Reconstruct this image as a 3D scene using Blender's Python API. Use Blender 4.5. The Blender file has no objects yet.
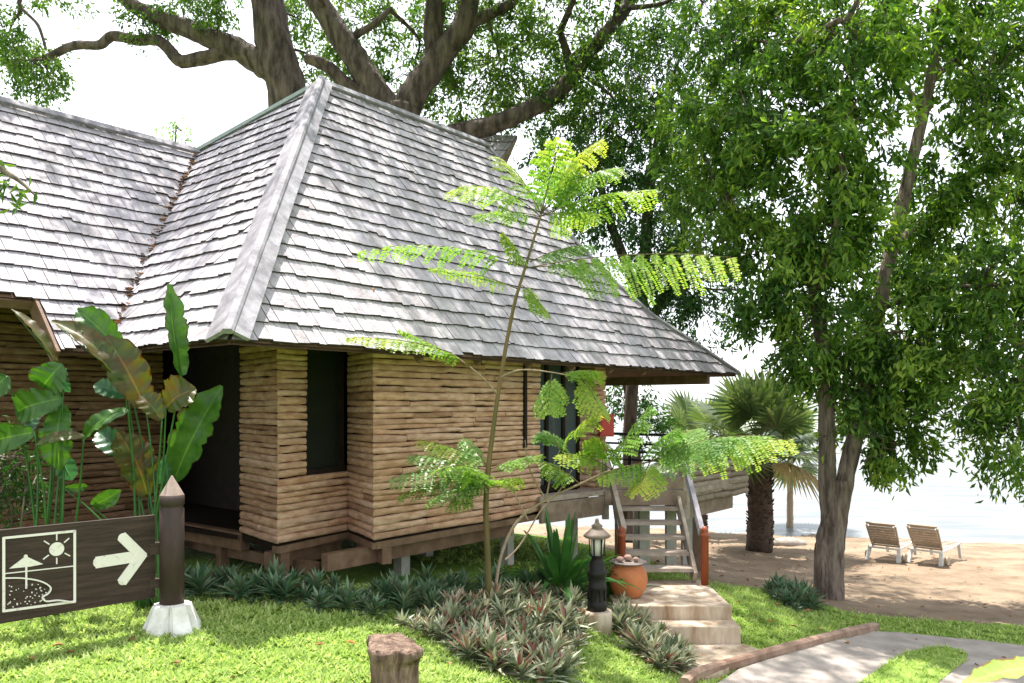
import bpy, math, random
import numpy as np
from mathutils import Vector, Matrix

random.seed(7); RNG = np.random.default_rng(11)
SC = bpy.context.scene
COL = SC.collection

# ------------------------------------------------------------------ camera, sky, sun, exposure
F = 800.0; CX = 512.0; HY = 404.0; CZ = 1.7
cam = bpy.data.cameras.new('camera'); cam.sensor_width = 36.0; cam.lens = F / 1024 * 36.0
cam.shift_y = (HY - 341.5) / 1024.0; cam.clip_start = 0.05; cam.clip_end = 20000
camo = bpy.data.objects.new('camera', cam); COL.objects.link(camo)
camo.location = (0, 0, CZ); camo.rotation_euler = (math.radians(90), 0, 0)
SC.camera = camo

SUN_EL = math.radians(70); SUN_AZ = math.radians(-24)      # azimuth from +Y, negative = towards -X
SDIR = Vector((math.sin(SUN_AZ) * math.cos(SUN_EL), math.cos(SUN_AZ) * math.cos(SUN_EL), math.sin(SUN_EL)))
w = bpy.data.worlds.new('World'); SC.world = w; w.use_nodes = True
nt = w.node_tree; bg = nt.nodes['Background']
sky = nt.nodes.new('ShaderNodeTexSky'); sky.sky_type = 'NISHITA'; sky.sun_disc = False
sky.sun_elevation = SUN_EL; sky.sun_rotation = SUN_AZ; sky.dust_density = 1.5; sky.air_density = 1.0; sky.ozone_density = 1.0
hs = nt.nodes.new('ShaderNodeHueSaturation'); hs.inputs['Saturation'].default_value = 0.35; hs.inputs['Value'].default_value = 1.0
nt.links.new(sky.outputs[0], hs.inputs['Color']); hz = nt.nodes.new('ShaderNodeMix'); hz.data_type = 'RGBA'; hz.inputs[0].default_value = 0.45; hz.inputs['B'].default_value = (6.2, 6.4, 6.7, 1)   # thin white overcast over the whole sky
nt.links.new(hs.outputs[0], hz.inputs['A']); nt.links.new(hz.outputs['Result'], bg.inputs[0])
bg.inputs[1].default_value = 0.15
sun = bpy.data.lights.new('sun', 'SUN'); sun.energy = 4.6; sun.angle = math.radians(0.55); sun.color = (1.0, 0.95, 0.88)
suno = bpy.data.objects.new('sun', sun); COL.objects.link(suno); suno.location = (0, 0, 30)
suno.rotation_euler = SDIR.to_track_quat('Z', 'Y').to_euler()
SC.view_settings.view_transform = 'Standard'; SC.view_settings.look = 'None'
SC.view_settings.gamma = 1.0; SC.view_settings.exposure = 1.32; SC.view_settings.use_curve_mapping = False
SC.render.engine = 'CYCLES'
SC.cycles.max_bounces = 8; SC.cycles.diffuse_bounces = 4; SC.cycles.transparent_max_bounces = 12

# ------------------------------------------------------------------ helpers
def V(*a): return Vector(a)
def W(px, py, d): return Vector(((px - CX) / F * d, d, CZ + (HY - py) / F * d))
EX, EY = -2.2525, 6.39
UX, UY = 0.6352, 0.7723
def UV(u, v, z): return Vector((EX + u * UX - v * UY, EY + u * UY + v * UX, z))
UD = Vector((UX, UY, 0)); VD = Vector((-UY, UX, 0)); ND = -VD
ZD = Vector((0, 0, 1))

def tag(o, label=None, cat=None, group=None, kind=None):
    if label: o['label'] = label
    if cat: o['category'] = cat
    if group: o['group'] = group
    if kind: o['kind'] = kind
    return o
def thing(name, label, cat, loc=(0, 0, 0), group=None):
    o = bpy.data.objects.new(name, None); COL.objects.link(o); o.location = loc; o.empty_display_size = 0.1
    return tag(o, label, cat, group)
def origin_of(p):
    t = Vector((0, 0, 0))
    while p is not None:
        t += Vector(p.location); p = p.parent
    return t

def raw_mesh(name, verts, loops, starts, rnd=None, smooth=False):
    me = bpy.data.meshes.new(name)
    verts = np.asarray(verts, dtype=np.float32).reshape(-1, 3)
    loops = np.asarray(loops, dtype=np.int32); starts = np.asarray(starts, dtype=np.int32)
    me.vertices.add(len(verts)); me.vertices.foreach_set('co', verts.ravel())
    me.loops.add(len(loops)); me.loops.foreach_set('vertex_index', loops)
    me.polygons.add(len(starts)); me.polygons.foreach_set('loop_start', starts)
    me.polygons.foreach_set('use_smooth', np.full(len(starts), smooth) if np.isscalar(smooth) else np.asarray(smooth, dtype=bool))
    me.update(calc_edges=True); me.validate()
    if rnd is not None and len(rnd) == len(me.polygons):
        a = me.attributes.new('rnd', 'FLOAT', 'FACE'); a.data.foreach_set('value', np.asarray(rnd, dtype=np.float32))
    return me

class MB:
    def __init__(s): s.v = []; s.f = []; s.r = []; s.s = []
    def add(s, verts, faces, rnd=None, smooth=False):
        b = len(s.v); s.v += [tuple(p) for p in verts]
        for f in faces:
            s.f.append([b + i for i in f]); s.r.append(random.random() if rnd is None else rnd); s.s.append(smooth)
    def box(s, c, size, rot=None, rnd=None):
        hx, hy, hz = size[0] / 2, size[1] / 2, size[2] / 2
        if rnd is None: rnd = random.random()
        pts = [Vector((x * hx, y * hy, z * hz)) for z in (-1, 1) for y in (-1, 1) for x in (-1, 1)]
        c = Vector(c)
        pts = [(rot @ p if rot else p) + c for p in pts]
        s.add(pts, [(0, 2, 3, 1), (4, 5, 7, 6), (0, 1, 5, 4), (2, 6, 7, 3), (0, 4, 6, 2), (1, 3, 7, 5)], rnd)
    def beam(s, a, b, wd, h, up=ZD, rnd=None, bev=0.0):
        a = Vector(a); b = Vector(b); d = (b - a).normalized(); up = Vector(up)
        x = d.cross(up).normalized(); y = x.cross(d).normalized()
        if bev <= 0: prof = [(-wd/2, -h/2), (wd/2, -h/2), (wd/2, h/2), (-wd/2, h/2)]
        else:
            e = bev
            prof = [(-wd/2+e, -h/2), (wd/2-e, -h/2), (wd/2, -h/2+e), (wd/2, h/2-e), (wd/2-e, h/2), (-wd/2+e, h/2), (-wd/2, h/2-e), (-wd/2, -h/2+e)]
        n = len(prof); r = random.random() if rnd is None else rnd
        pts = [a + x * p + y * q for p, q in prof] + [b + x * p + y * q for p, q in prof]
        fs = [(i, (i + 1) % n, n + (i + 1) % n, n + i) for i in range(n)] + [tuple(range(n - 1, -1, -1)), tuple(range(n, 2 * n))]
        s.add(pts, fs, r)
    def tube(s, pts, rad, n=8, wob=0.0, cap=True, rnd=None):
        pts = [Vector(p) for p in pts]; m = len(pts); b = len(s.v)
        ref = Vector((0.3, 0.2, 1)).normalized()
        t0 = (pts[1] - pts[0]).normalized()
        x = t0.cross(ref); x = x.normalized() if x.length > 1e-4 else Vector((1, 0, 0))
        r0 = random.random() if rnd is None else rnd
        for i, p in enumerate(pts):
            t = (pts[min(i + 1, m - 1)] - pts[max(i - 1, 0)]).normalized()
            x = (x - t * x.dot(t)).normalized(); y = t.cross(x)
            for k in range(n):
                a = 2 * math.pi * k / n
                rr = rad[i] * (1 + wob * (math.sin(3 * a + i * .7) * .5 + random.uniform(-.5, .5)))
                s.v.append(tuple(p + (x * math.cos(a) + y * math.sin(a)) * rr))
        for i in range(m - 1):
            for k in range(n):
                s.f.append([b + i * n + k, b + i * n + (k + 1) % n, b + (i + 1) * n + (k + 1) % n, b + (i + 1) * n + k]); s.r.append(r0); s.s.append(True)
        if cap:
            s.f.append([b + k for k in range(n - 1, -1, -1)]); s.r.append(r0); s.s.append(False)
            s.f.append([b + (m - 1) * n + k for k in range(n)]); s.r.append(r0); s.s.append(False)
    def lathe(s, prof, c, n=24, smooth=True, rnd=None, rot=0.0):
        b = len(s.v); c = Vector(c); m = len(prof); r0 = random.random() if rnd is None else rnd
        for r, z in prof:
            for k in range(n):
                a = 2 * math.pi * k / n + rot; s.v.append((c.x + r * math.cos(a), c.y + r * math.sin(a), c.z + z))
        for i in range(m - 1):
            for k in range(n):
                s.f.append([b + i * n + k, b + i * n + (k + 1) % n, b + (i + 1) * n + (k + 1) % n, b + (i + 1) * n + k]); s.r.append(r0); s.s.append(smooth)
        s.f.append([b + k for k in range(n - 1, -1, -1)]); s.r.append(r0); s.s.append(False)
        s.f.append([b + (m - 1) * n + k for k in range(n)]); s.r.append(r0); s.s.append(False)
    def prism(s, poly, ext, rnd=None):
        n = len(poly); poly = [Vector(p) for p in poly]; ext = Vector(ext)
        pts = poly + [p + ext for p in poly]
        fs = [tuple(range(n - 1, -1, -1)), tuple(range(n, 2 * n))] + [(i, (i + 1) % n, n + (i + 1) % n, n + i) for i in range(n)]
        s.add(pts, fs, random.random() if rnd is None else rnd)
    def build(s, name, m, parent=None):
        o0 = origin_of(parent)
        v = np.array(s.v, dtype=np.float32) - np.array(o0, dtype=np.float32)
        loops = [i for f in s.f for i in f]; st = np.cumsum([0] + [len(f) for f in s.f[:-1]])
        me = raw_mesh(name, v, loops, st, s.r, s.s)
        me.materials.append(m)
        o = bpy.data.objects.new(name, me); COL.objects.link(o)
        if parent: o.parent = parent
        return o

def catmull(pts, k=6):
    out = []; n = len(pts)
    for i in range(n - 1):
        p0 = pts[max(i - 1, 0)]; p1 = pts[i]; p2 = pts[i + 1]; p3 = pts[min(i + 2, n - 1)]
        for j in range(k):
            t = j / k
            out.append(tuple(0.5 * (2 * b + (c - a) * t + (2 * a - 5 * b + 4 * c - d) * t * t + (3 * b - a - 3 * c + d) * t ** 3) for a, b, c, d in zip(p0, p1, p2, p3)))
    out.append(tuple(pts[-1])); return out

def quads_obj(name, P, m, parent=None, rnd=None, k=4, smooth=False):
    """P: (N,k,3) world polygons -> one mesh object."""
    N = len(P); v = P.reshape(-1, 3) - np.array(origin_of(parent))
    me = raw_mesh(name, v, np.arange(N * k), np.arange(0, N * k, k), rnd if rnd is not None else RNG.random(N), smooth)
    me.materials.append(m); o = bpy.data.objects.new(name, me); COL.objects.link(o)
    if parent: o.parent = parent
    return o
def norm(a): return a / np.maximum(np.linalg.norm(a, axis=-1, keepdims=True), 1e-9)
def leaf_quads(base, dirv, side, L, Wd, fold=0.25, mid=0.45):
    d = norm(dirv); sd = norm(side - d * (side * d).sum(1, keepdims=True)); nn = np.cross(d, sd)
    L = L[:, None]; Wd = Wd[:, None]
    a = base; b = base + d * L * mid + sd * Wd * .5 + nn * Wd * fold; c = base + d * L - nn * L * .12; e = base + d * L * mid - sd * Wd * .5 + nn * Wd * fold
    return np.stack([a, b, c, e], 1)

# ------------------------------------------------------------------ materials
def mat(name, c1, c2=None, rough=0.7, scale=6.0, stretch=(1, 1, 1), bump=0.0, bscale=None, vary=None, spec=0.3, trans=0.0, tcol=None, metal=0.0, detail=6.0, lo=.35, hi=.65):
    m = bpy.data.materials.new(name); m.use_nodes = True; n = m.node_tree; N = n.nodes; L = n.links
    pr = N['Principled BSDF']; pr.inputs['Roughness'].default_value = rough; pr.inputs['Specular IOR Level'].default_value = spec; pr.inputs['Metallic'].default_value = metal
    co = N.new('ShaderNodeTexCoord'); mp = N.new('ShaderNodeMapping'); mp.inputs['Scale'].default_value = stretch
    L.new(co.outputs['Object'], mp.inputs[0])
    col = None
    if c2 is not None:
        nz = N.new('ShaderNodeTexNoise'); nz.inputs['Scale'].default_value = scale; nz.inputs['Detail'].default_value = detail; nz.inputs['Roughness'].default_value = .6
        L.new(mp.outputs[0], nz.inputs['Vector'])
        rp = N.new('ShaderNodeValToRGB'); rp.color_ramp.elements[0].position = lo; rp.color_ramp.elements[1].position = hi
        rp.color_ramp.elements[0].color = (*c1, 1); rp.color_ramp.elements[1].color = (*c2, 1)
        L.new(nz.outputs[0], rp.inputs[0]); col = rp.outputs[0]
    if vary:
        at = N.new('ShaderNodeAttribute'); at.attribute_name = 'rnd'
        r2 = N.new('ShaderNodeValToRGB'); els = r2.color_ramp.elements
        while len(els) < len(vary): els.new(0.5)
        for i, cc in enumerate(vary):
            els[i].position = i / (len(vary) - 1); els[i].color = (*cc, 1)
        L.new(at.outputs['Fac'], r2.inputs[0])
        if col is None: col = r2.outputs[0]
        else:
            mx = N.new('ShaderNodeMix'); mx.data_type = 'RGBA'; mx.blend_type = 'MULTIPLY'; mx.inputs[0].default_value = 1
            L.new(col, mx.inputs['A']); L.new(r2.outputs[0], mx.inputs['B']); col = mx.outputs['Result']
    if col is None: pr.inputs['Base Color'].default_value = (*c1, 1)
    else: L.new(col, pr.inputs['Base Color'])
    if bump > 0:
        nb = N.new('ShaderNodeTexNoise'); nb.inputs['Scale'].default_value = bscale or scale * 3; nb.inputs['Detail'].default_value = 5
        L.new(mp.outputs[0], nb.inputs['Vector'])
        bp = N.new('ShaderNodeBump'); bp.inputs['Strength'].default_value = bump; bp.inputs['Distance'].default_value = 0.05 if 'bark' in name or 'stump' in name else 0.02
        L.new(nb.outputs[0], bp.inputs['Height']); L.new(bp.outputs[0], pr.inputs['Normal'])
    if trans > 0:
        tr = N.new('ShaderNodeBsdfTranslucent'); ms = N.new('ShaderNodeMixShader'); ms.inputs[0].default_value = trans
        if tcol is not None: tr.inputs[0].default_value = (*tcol, 1)
        if col is not None:
            m2 = N.new('ShaderNodeMix'); m2.data_type = 'RGBA'; m2.blend_type = 'MULTIPLY'; m2.inputs[0].default_value = 1
            L.new(col, m2.inputs['A']); m2.inputs['B'].default_value = (*(tcol or (2, 2, 1.2)), 1); L.new(m2.outputs['Result'], tr.inputs[0])
        L.new(pr.outputs[0], ms.inputs[1]); L.new(tr.outputs[0], ms.inputs[2]); L.new(ms.outputs[0], N['Material Output'].inputs[0])
    return m

M = {}
M['shingle'] = mat('weathered_shingle', (.31, .295, .30), (.50, .485, .50), .8, 7, (1, 1, .5), .5, 40, [(.16, .13, .13), (.74, .72, .76), (1.04, 1.01, 1.05), (.88, .85, .91), (1.0, .98, .98), (.80, .76, .78), (.96, .93, .97)], .2)
M['roofdeck'] = mat('roof_board', (.10, .06, .04), (.16, .09, .06), .8, 8)
M['cap'] = mat('grey_board', (.17, .162, .175), (.33, .32, .34), .8, 7, (1, 1, .4), .3, 30, [(.8, .78, .8), (1.05, 1.04, 1.06)], .25)
M['log'] = mat('pale_log', (.44, .265, .185), (.69, .495, .39), .8, 6, (1, 1, 3.5), .7, 40, [(.58, .48, .38), (1.05, 1.02, .98), (.80, .70, .58), (1.08, 1.04, .98), (.9, .78, .64), (1.0, .92, .82)], .2)
M['greylog'] = mat('weathered_log', (.26, .21, .165), (.40, .34, .28), .85, 9, (1, 1, 2.5), .5, 45, [(.7, .66, .62), (1, 1, 1), (.85, .82, .8)], .2)
M['timber'] = mat('brown_timber', (.13, .075, .045), (.21, .13, .08), .7, 7, (1, 1, 1), .2, 30)
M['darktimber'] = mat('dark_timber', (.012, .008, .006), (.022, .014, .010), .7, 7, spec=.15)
M['greytimber'] = mat('grey_timber', (.25, .20, .16), (.38, .32, .27), .8, 7, (1, 1, 1), .25, 40)
M['concrete'] = mat('concrete', (.36, .34, .30), (.52, .49, .44), .9, 5, (1, 1, 1), .2, 40)
M['stepstone'] = mat('stained_concrete', (.26, .17, .10), (.56, .46, .36), .9, 6, (1, 1, .25), .25, 40, None, .2, lo=.3, hi=.6)
M['path'] = mat('path_concrete', (.25, .215, .19), (.36, .32, .285), .9, 3.5, (1, 1, 1), .25, 60)
M['redwood'] = mat('red_post', (.22, .05, .022), (.32, .08, .035), .45, 8, (1, 1, .3))
M['signwood'] = mat('dark_sign_wood', (.026, .015, .011), (.060, .036, .027), .6, 5, (.6, .6, 9), .35, 30)
M['signpaint'] = mat('cream_paint', (.46, .40, .36), (.74, .69, .64), .7, 26, lo=.27, hi=.42)
M['postwood'] = mat('brown_post_paint', (.034, .021, .017), (.058, .036, .030), .6, 10, (1, 1, .3), .2, 40)
M['posttip'] = mat('worn_post_tip', (.28, .20, .17), (.38, .29, .25), .7, 10)
M['white'] = mat('white_paint', (.58, .56, .50), (.80, .79, .76), .7, 9, (1, 1, 1), .15, 30)
M['glass'] = mat('window_glass', (.014, .021, .016), None, .06, spec=.3)
M['doorglass'] = mat('door_glass', (.055, .075, .085), None, .03, spec=.8)
M['red'] = mat('red_enamel', (.36, .015, .015), None, .35, spec=.5)
M['iron'] = mat('black_iron', (.006, .005, .005), (.014, .012, .011), .5, 20, (1, 1, 1), .3, 60)
M['lampglass'] = mat('frosted_lamp_glass', (.55, .52, .46), (.66, .64, .58), .25, 10)
M['lamproof'] = mat('brown_lamp_roof', (.16, .12, .10), (.26, .20, .17), .6, 14)
M['terracotta'] = mat('terracotta', (.42, .13, .045), (.54, .19, .07), .5, 5, (1, 1, 1), .1, 40)
M['slate'] = mat('slate_lid', (.14, .11, .10), (.24, .20, .18), .7, 14)
M['pebble'] = mat('pink_stone', (.26, .15, .12), (.42, .28, .24), .8, 14)
M['bark'] = mat('brown_bark', (.07, .05, .04), (.23, .18, .145), .9, 7, (1.6, 1.6, .3), 1.0, 14, lo=.38, hi=.62)
M['barkdark'] = mat('dark_bark', (.038, .027, .022), (.13, .098, .08), .9, 5, (1.5, 1.5, .35), 1.0, 12, lo=.38, hi=.62)
M['palmbark'] = mat('palm_trunk', (.035, .027, .022), (.085, .062, .048), .9, 12, (1, 1, 1), .6, 30, [(.7, .7, .7), (1, 1, 1), (1.4, 1.2, 1.1)])
M['stump'] = mat('sawn_stump', (.09, .055, .04), (.30, .21, .155), .95, 11, (1.4, 1.4, .35), 1.0, 26)
M['stem'] = mat('sapling_stem', (.10, .085, .03), (.16, .10, .04), .6, 12, (1, 1, .2))
M['drystem'] = mat('bare_branch', (.26, .19, .13), (.34, .26, .19), .8, 12)
LG = [(.026, .062, .013), (.055, .12, .022), (.13, .22, .036), (.26, .34, .065)]
M['leaf'] = mat('shade_tree_leaf', (0, 0, 0), None, .38, vary=LG, spec=.2, trans=.36, tcol=(2.0, 2.15, .7))
M['leaf_back'] = mat('far_tree_leaf', (0, 0, 0), None, .45, vary=[(.014, .05, .012), (.028, .08, .016), (.055, .125, .02)], spec=.2, trans=.3, tcol=(2.0, 2.2, 1.0))
M['leaf_rain'] = mat('rain_tree_leaf', (0, 0, 0), None, .5, vary=[(.035, .085, .016), (.065, .135, .022), (.13, .20, .035)], spec=.2, trans=.4, tcol=(2.0, 2.0, 1.0))
M['leaf_sap'] = mat('feathery_leaf', (0, 0, 0), None, .45, vary=[(.06, .16, .03), (.13, .26, .04), (.24, .36, .055), (.42, .43, .08)], spec=.3, trans=.40, tcol=(1.6, 1.7, 1.0))
M['leaf_var'] = mat('pale_feathery_leaf', (0, 0, 0), None, .35, vary=[(.10, .21, .05), (.20, .33, .09), (.34, .42, .15)], spec=.4, trans=.4, tcol=(1.5, 1.6, 1.0))
M['paddle'] = mat('paddle_leaf', (.025, .085, .010), (.06, .14, .018), .35, 9, (1, 1, 1), .2, 20, [(.9, .42, .16), (1, .95, .8), (.92, 1, .95), (1.15, 1.12, 1.0), (2.0, 1.7, 1.6)], .4, .25, (1.9, 1.9, .8))
M['paddle_old'] = mat('bronzed_paddle_leaf', (.085, .05, .012), (.055, .085, .015), .4, 7, (1, 1, 1), .2, 20, [(.9, .42, .16), (1, .95, .8), (.92, 1, .95), (1.15, 1.12, 1.0), (2.0, 1.7, 1.6)], .4, .35, (1.9, 1.7, .7))
M['paddle_teal'] = mat('bluish_paddle_leaf', (.03, .10, .045), (.05, .14, .06), .35, 7, (1, 1, 1), .2, 20, [(.9, .42, .16), (1, .95, .8), (.92, 1, .95), (1.15, 1.12, 1.0), (2.0, 1.7, 1.6)], .5, .25, (1.6, 1.8, 1.2))
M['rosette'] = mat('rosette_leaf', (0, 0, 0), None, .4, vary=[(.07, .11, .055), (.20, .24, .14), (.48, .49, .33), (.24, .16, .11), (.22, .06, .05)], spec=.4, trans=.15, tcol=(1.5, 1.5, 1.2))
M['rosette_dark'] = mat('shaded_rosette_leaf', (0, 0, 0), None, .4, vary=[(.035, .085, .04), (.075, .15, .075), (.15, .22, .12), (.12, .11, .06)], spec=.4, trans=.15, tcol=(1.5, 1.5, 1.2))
M['strap'] = mat('strap_leaf', (.03, .11, .025), (.06, .17, .035), .3, 6, (1, 1, 1), 0, None, None, .5, .25, (1.8, 1.9, .9))
M['fan'] = mat('palm_fan', (0, 0, 0), None, .35, vary=[(.05, .085, .035), (.095, .14, .055), (.19, .225, .10)], spec=.4, trans=.3, tcol=(1.8, 1.9, .9))
M['fan_dry'] = mat('dry_palm_fan', (.26, .22, .11), (.36, .32, .18), .6, 8, trans=.2, tcol=(1.4, 1.3, 1.0))
M['grass'] = mat('lawn_blade', (0, 0, 0), None, .4, vary=[(.18, .28, .06), (.30, .41, .11), (.42, .50, .18), (.58, .62, .30)], spec=.25, trans=.38, tcol=(1.5, 1.6, 1.0))
M['frame_white'] = mat('white_plastic', (.60, .60, .58), (.72, .72, .70), .5, 10)
M['slat'] = mat('brown_slat', (.32, .25, .185), (.44, .36, .28), .7, 14)
M['edging'] = mat('edging_timber', (.20, .12, .085), (.36, .25, .19), .85, 5, (1, 1, 1), .5, 30)
M['litter'] = mat('leaf_litter', (.22, .11, .05), (.34, .18, .09), .9, 30, vary=[(.6, .5, .4), (1, 1, 1), (1.3, 1.1, .7)])
M['stone'] = mat('flat_grey_stone', (.26, .22, .19), (.38, .34, .30), .9, 6, (1, 1, 1), .4, 20)
M['deckmetal'] = mat('dark_rail', (.02, .017, .016), None, .5)
M['copper'] = mat('green_flashing', (.22, .27, .25), (.30, .34, .32), .6, 8)
M['corn'] = mat('bright_foreground_leaf', (.24, .32, .07), (.36, .42, .13), .4, 8, (1, 1, 1), 0, None, [(.9, .42, .16), (1, .95, .8), (.92, 1, .95), (1.15, 1.12, 1.0), (2.0, 1.7, 1.6)], .4, .4, (1.5, 1.6, .8))

# ------------------------------------------------------------------ ground surface
_cp = []
for px, py, z in [(172, 632, 0), (0, 683, 0), (0, 620, .0), (200, 596, 0), (330, 683, -.08), (392, 683, -.16), (480, 683, -.36), (560, 683, -.58), (640, 683, -.78), (700, 683, -.9),
                  (300, 600, -.01), (380, 625, -.12), (440, 650, -.3), (489, 612, -.28), (597, 629, -.62), (645, 648, -.86), (540, 600, -.4), (740, 604, -.80), (765, 655, -.95), (800, 620, -1.02),
                  (870, 634, -1.14), (828, 597, -1.2), (1000, 640, -1.2), (1000, 622, -1.22), (900, 683, -1.05), (1010, 683, -1.1), (870, 562, -1.62), (960, 600, -1.36), (1000, 580, -1.5),
                  (760, 551, -1.6), (720, 565, -1.35), (950, 545, -1.82), (690, 584, -.78)]:
    d = (CZ - z) * F / (py - HY); _cp.append(((px - CX) / F * d, d, z))
_cp += [(-2.9, 8.7, -.15), (-1.4, 8.3, -.2), (.3, 10.3, -.45), (-4, 10, -.15), (-2, 12, -.3), (1.4, 11.2, -.62), (2.3, 11.3, -.72), (0, 13, -.6), (1, 16, -1.0), (-6, 14, -.4), (-6, 18, -.8), (0, 20, -1.5), (6, 20.5, -1.8), (12, 20, -1.85),
        (-12, 8, 0), (-12, 16, -.4), (-12, 24, -1.6), (-5, 2, 0), (0, 1, -.1), (4, 3, -.7), (8, 5, -1.1), (14, 8, -1.2), (14, 14, -1.4), (-12, -4, .1), (0, -8, 0), (14, -4, -1.0)]
_cp = np.array(_cp)
def _tk(r): return np.where(r > 1e-9, r * r * np.log(np.maximum(r, 1e-9)), 0)
_n = len(_cp); _K = _tk(np.linalg.norm(_cp[:, None, :2] - _cp[None, :, :2], axis=2)) + np.eye(_n) * .4
_P = np.c_[np.ones(_n), _cp[:, :2]]
_A = np.block([[_K, _P], [_P.T, np.zeros((3, 3))]])
_sol = np.linalg.solve(_A, np.r_[_cp[:, 2], 0, 0, 0])
SEA = -1.95
def ground_z(X, Y):
    X = np.asarray(X, float); Y = np.asarray(Y, float); sh = X.shape; X = X.ravel(); Y = Y.ravel()
    xc = np.clip(X, -14, 15); yc = np.clip(Y, -6, 21)
    out = np.empty(len(X))
    for i in range(0, len(X), 20000):
        r = np.hypot(xc[i:i+20000, None] - _cp[None, :, 0], yc[i:i+20000, None] - _cp[None, :, 1])
        out[i:i+20000] = _tk(r) @ _sol[:_n] + _sol[_n] + _sol[_n+1] * xc[i:i+20000] + _sol[_n+2] * yc[i:i+20000]
    sy = 24.4 - .27 * np.clip(X, -30, 40)            # shoreline
    t = Y - (sy - 4.0)
    tgt = SEA + .22 - np.maximum(t, 0) * .055
    bl = np.clip(t / 3.0, 0, 1); bl = bl * bl * (3 - 2 * bl)
    out = out * (1 - bl) + tgt * bl
    return np.maximum(out, -6).reshape(sh)
def gz(x, y): return float(ground_z(np.array([x]), np.array([y]))[0])
def hit(px, py):
    ds = np.arange(3.0, 40, .01); X = (px - CX) / F * ds; Z = CZ + (HY - py) / F * ds
    b = np.nonzero(Z <= ground_z(X, ds))[0]
    d = ds[b[0]] if len(b) else 40.0
    return Vector((float((px - CX) / F * d), float(d), gz((px - CX) / F * d, d)))

bnd = [hit(*p) for p in [(640, 578), (710, 584), (761, 588), (811, 601), (842, 610), (879, 617), (929, 620), (1023, 625)]]
bx = np.array([-40, -12, -4, 1.0] + [p.x for p in bnd[1:]] + [20, 60]); by = np.array([22., 21., 19.5, 16.5] + [p.y for p in bnd[1:]] + [9.5, 9.5])
def sand_s(X, Y): return np.clip(Y - np.interp(X, bx, by), -3, 3)
def proj(P):
    P = np.asarray(P); return np.stack([CX + P[..., 0] / P[..., 1] * F, HY + (CZ - P[..., 2]) / P[..., 1] * F], -1)
def inpoly(X, Y, poly):
    X = np.asarray(X); ins = np.zeros(X.shape, bool); n = len(poly)
    for i in range(n):
        x0, y0 = poly[i]; x1, y1 = poly[(i + 1) % n]
        c = ((y0 > Y) != (y1 > Y)) & (X < (x1 - x0) * (Y - y0) / (y1 - y0 + 1e-12) + x0); ins ^= c
    return ins

gx = np.concatenate([np.linspace(-400, -40, 10), np.linspace(-38, -8, 31), np.arange(-7.5, 12.01, .13), np.linspace(12.6, 40, 40), np.linspace(60, 400, 8)])
gy = np.concatenate([np.linspace(-300, -20, 8), np.linspace(-18, 2.5, 20), np.arange(2.8, 16, .13), np.linspace(16.2, 32, 60), np.linspace(36, 60, 6)])
GX, GY = np.meshgrid(gx, gy); GZ = ground_z(GX, GY)
sandv = sand_s(GX, GY)
GZ = GZ + np.where(sandv > .15, np.clip(sandv - .15, 0, 1) * (np.sin(GX * 3.1 + GY) * np.sin(GY * 2.7 - GX * .6)) * .018 + RNG.normal(0, .006, GX.shape), 0)
nx, ny = len(gx), len(gy)
idx = np.arange(nx * ny).reshape(ny, nx)
q = np.stack([idx[:-1, :-1], idx[:-1, 1:], idx[1:, 1:], idx[1:, :-1]], -1).reshape(-1, 4)
me = raw_mesh('ground', np.stack([GX, GY, GZ], -1).reshape(-1, 3), q.ravel(), np.arange(0, q.size, 4), None, True)
a = me.attributes.new('sand', 'FLOAT', 'POINT'); a.data.foreach_set('value', sandv.ravel().astype(np.float32))
gm = bpy.data.materials.new('ground_surface'); gm.use_nodes = True; N = gm.node_tree.nodes; L = gm.node_tree.links; pr = N['Principled BSDF']
pr.inputs['Roughness'].default_value = .95; pr.inputs['Specular IOR Level'].default_value = .15
at = N.new('ShaderNodeAttribute'); at.attribute_name = 'sand'
co = N.new('ShaderNodeTexCoord')
def noise(sc, det=6, ro=.6):
    n_ = N.new('ShaderNodeTexNoise'); n_.inputs['Scale'].default_value = sc; n_.inputs['Detail'].default_value = det; n_.inputs['Roughness'].default_value = ro; L.new(co.outputs['Object'], n_.inputs['Vector']); return n_
def ramp(src, stops):
    r_ = N.new('ShaderNodeValToRGB'); e = r_.color_ramp.elements
    while len(e) < len(stops): e.new(.5)
    for i, (p, c) in enumerate(stops): e[i].position = p; e[i].color = (*c, 1)
    L.new(src, r_.inputs[0]); return r_
n1 = noise(2.2); ad = N.new('ShaderNodeMath'); ad.operation = 'MULTIPLY_ADD'; L.new(n1.outputs[0], ad.inputs[0]); ad.inputs[1].default_value = .9; L.new(at.outputs['Fac'], ad.inputs[2])
rs = ramp(ad.outputs[0], [(.40, (0, 0, 0)), (.56, (1, 1, 1))])
ns = noise(1.3, 10, .72); rsand = ramp(ns.outputs[0], [(.30, (.155, .112, .075)), (.5, (.27, .198, .135)), (.70, (.37, .288, .20))])
wet = N.new('ShaderNodeMapRange'); 
ng = noise(9, 8); rg = ramp(ng.outputs[0], [(.3, (.09, .17, .02)), (.55, (.15, .26, .03)), (.75, (.24, .34, .05))])
mx = N.new('ShaderNodeMix'); mx.data_type = 'RGBA'; L.new(rs.outputs[0], mx.inputs[0]); L.new(rg.outputs[0], mx.inputs['A']); L.new(rsand.outputs[0], mx.inputs['B'])
N.remove(wet); L.new(mx.outputs['Result'], pr.inputs['Base Color'])
nb = noise(14, 8, .7); bp = N.new('ShaderNodeBump'); bp.inputs['Strength'].default_value = 1.0; bp.inputs['Distance'].default_value = .06; L.new(nb.outputs[0], bp.inputs['Height']); L.new(bp.outputs[0], pr.inputs['Normal'])
me.materials.append(gm); go = bpy.data.objects.new('ground', me); COL.objects.link(go); tag(go, kind='structure')

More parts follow.
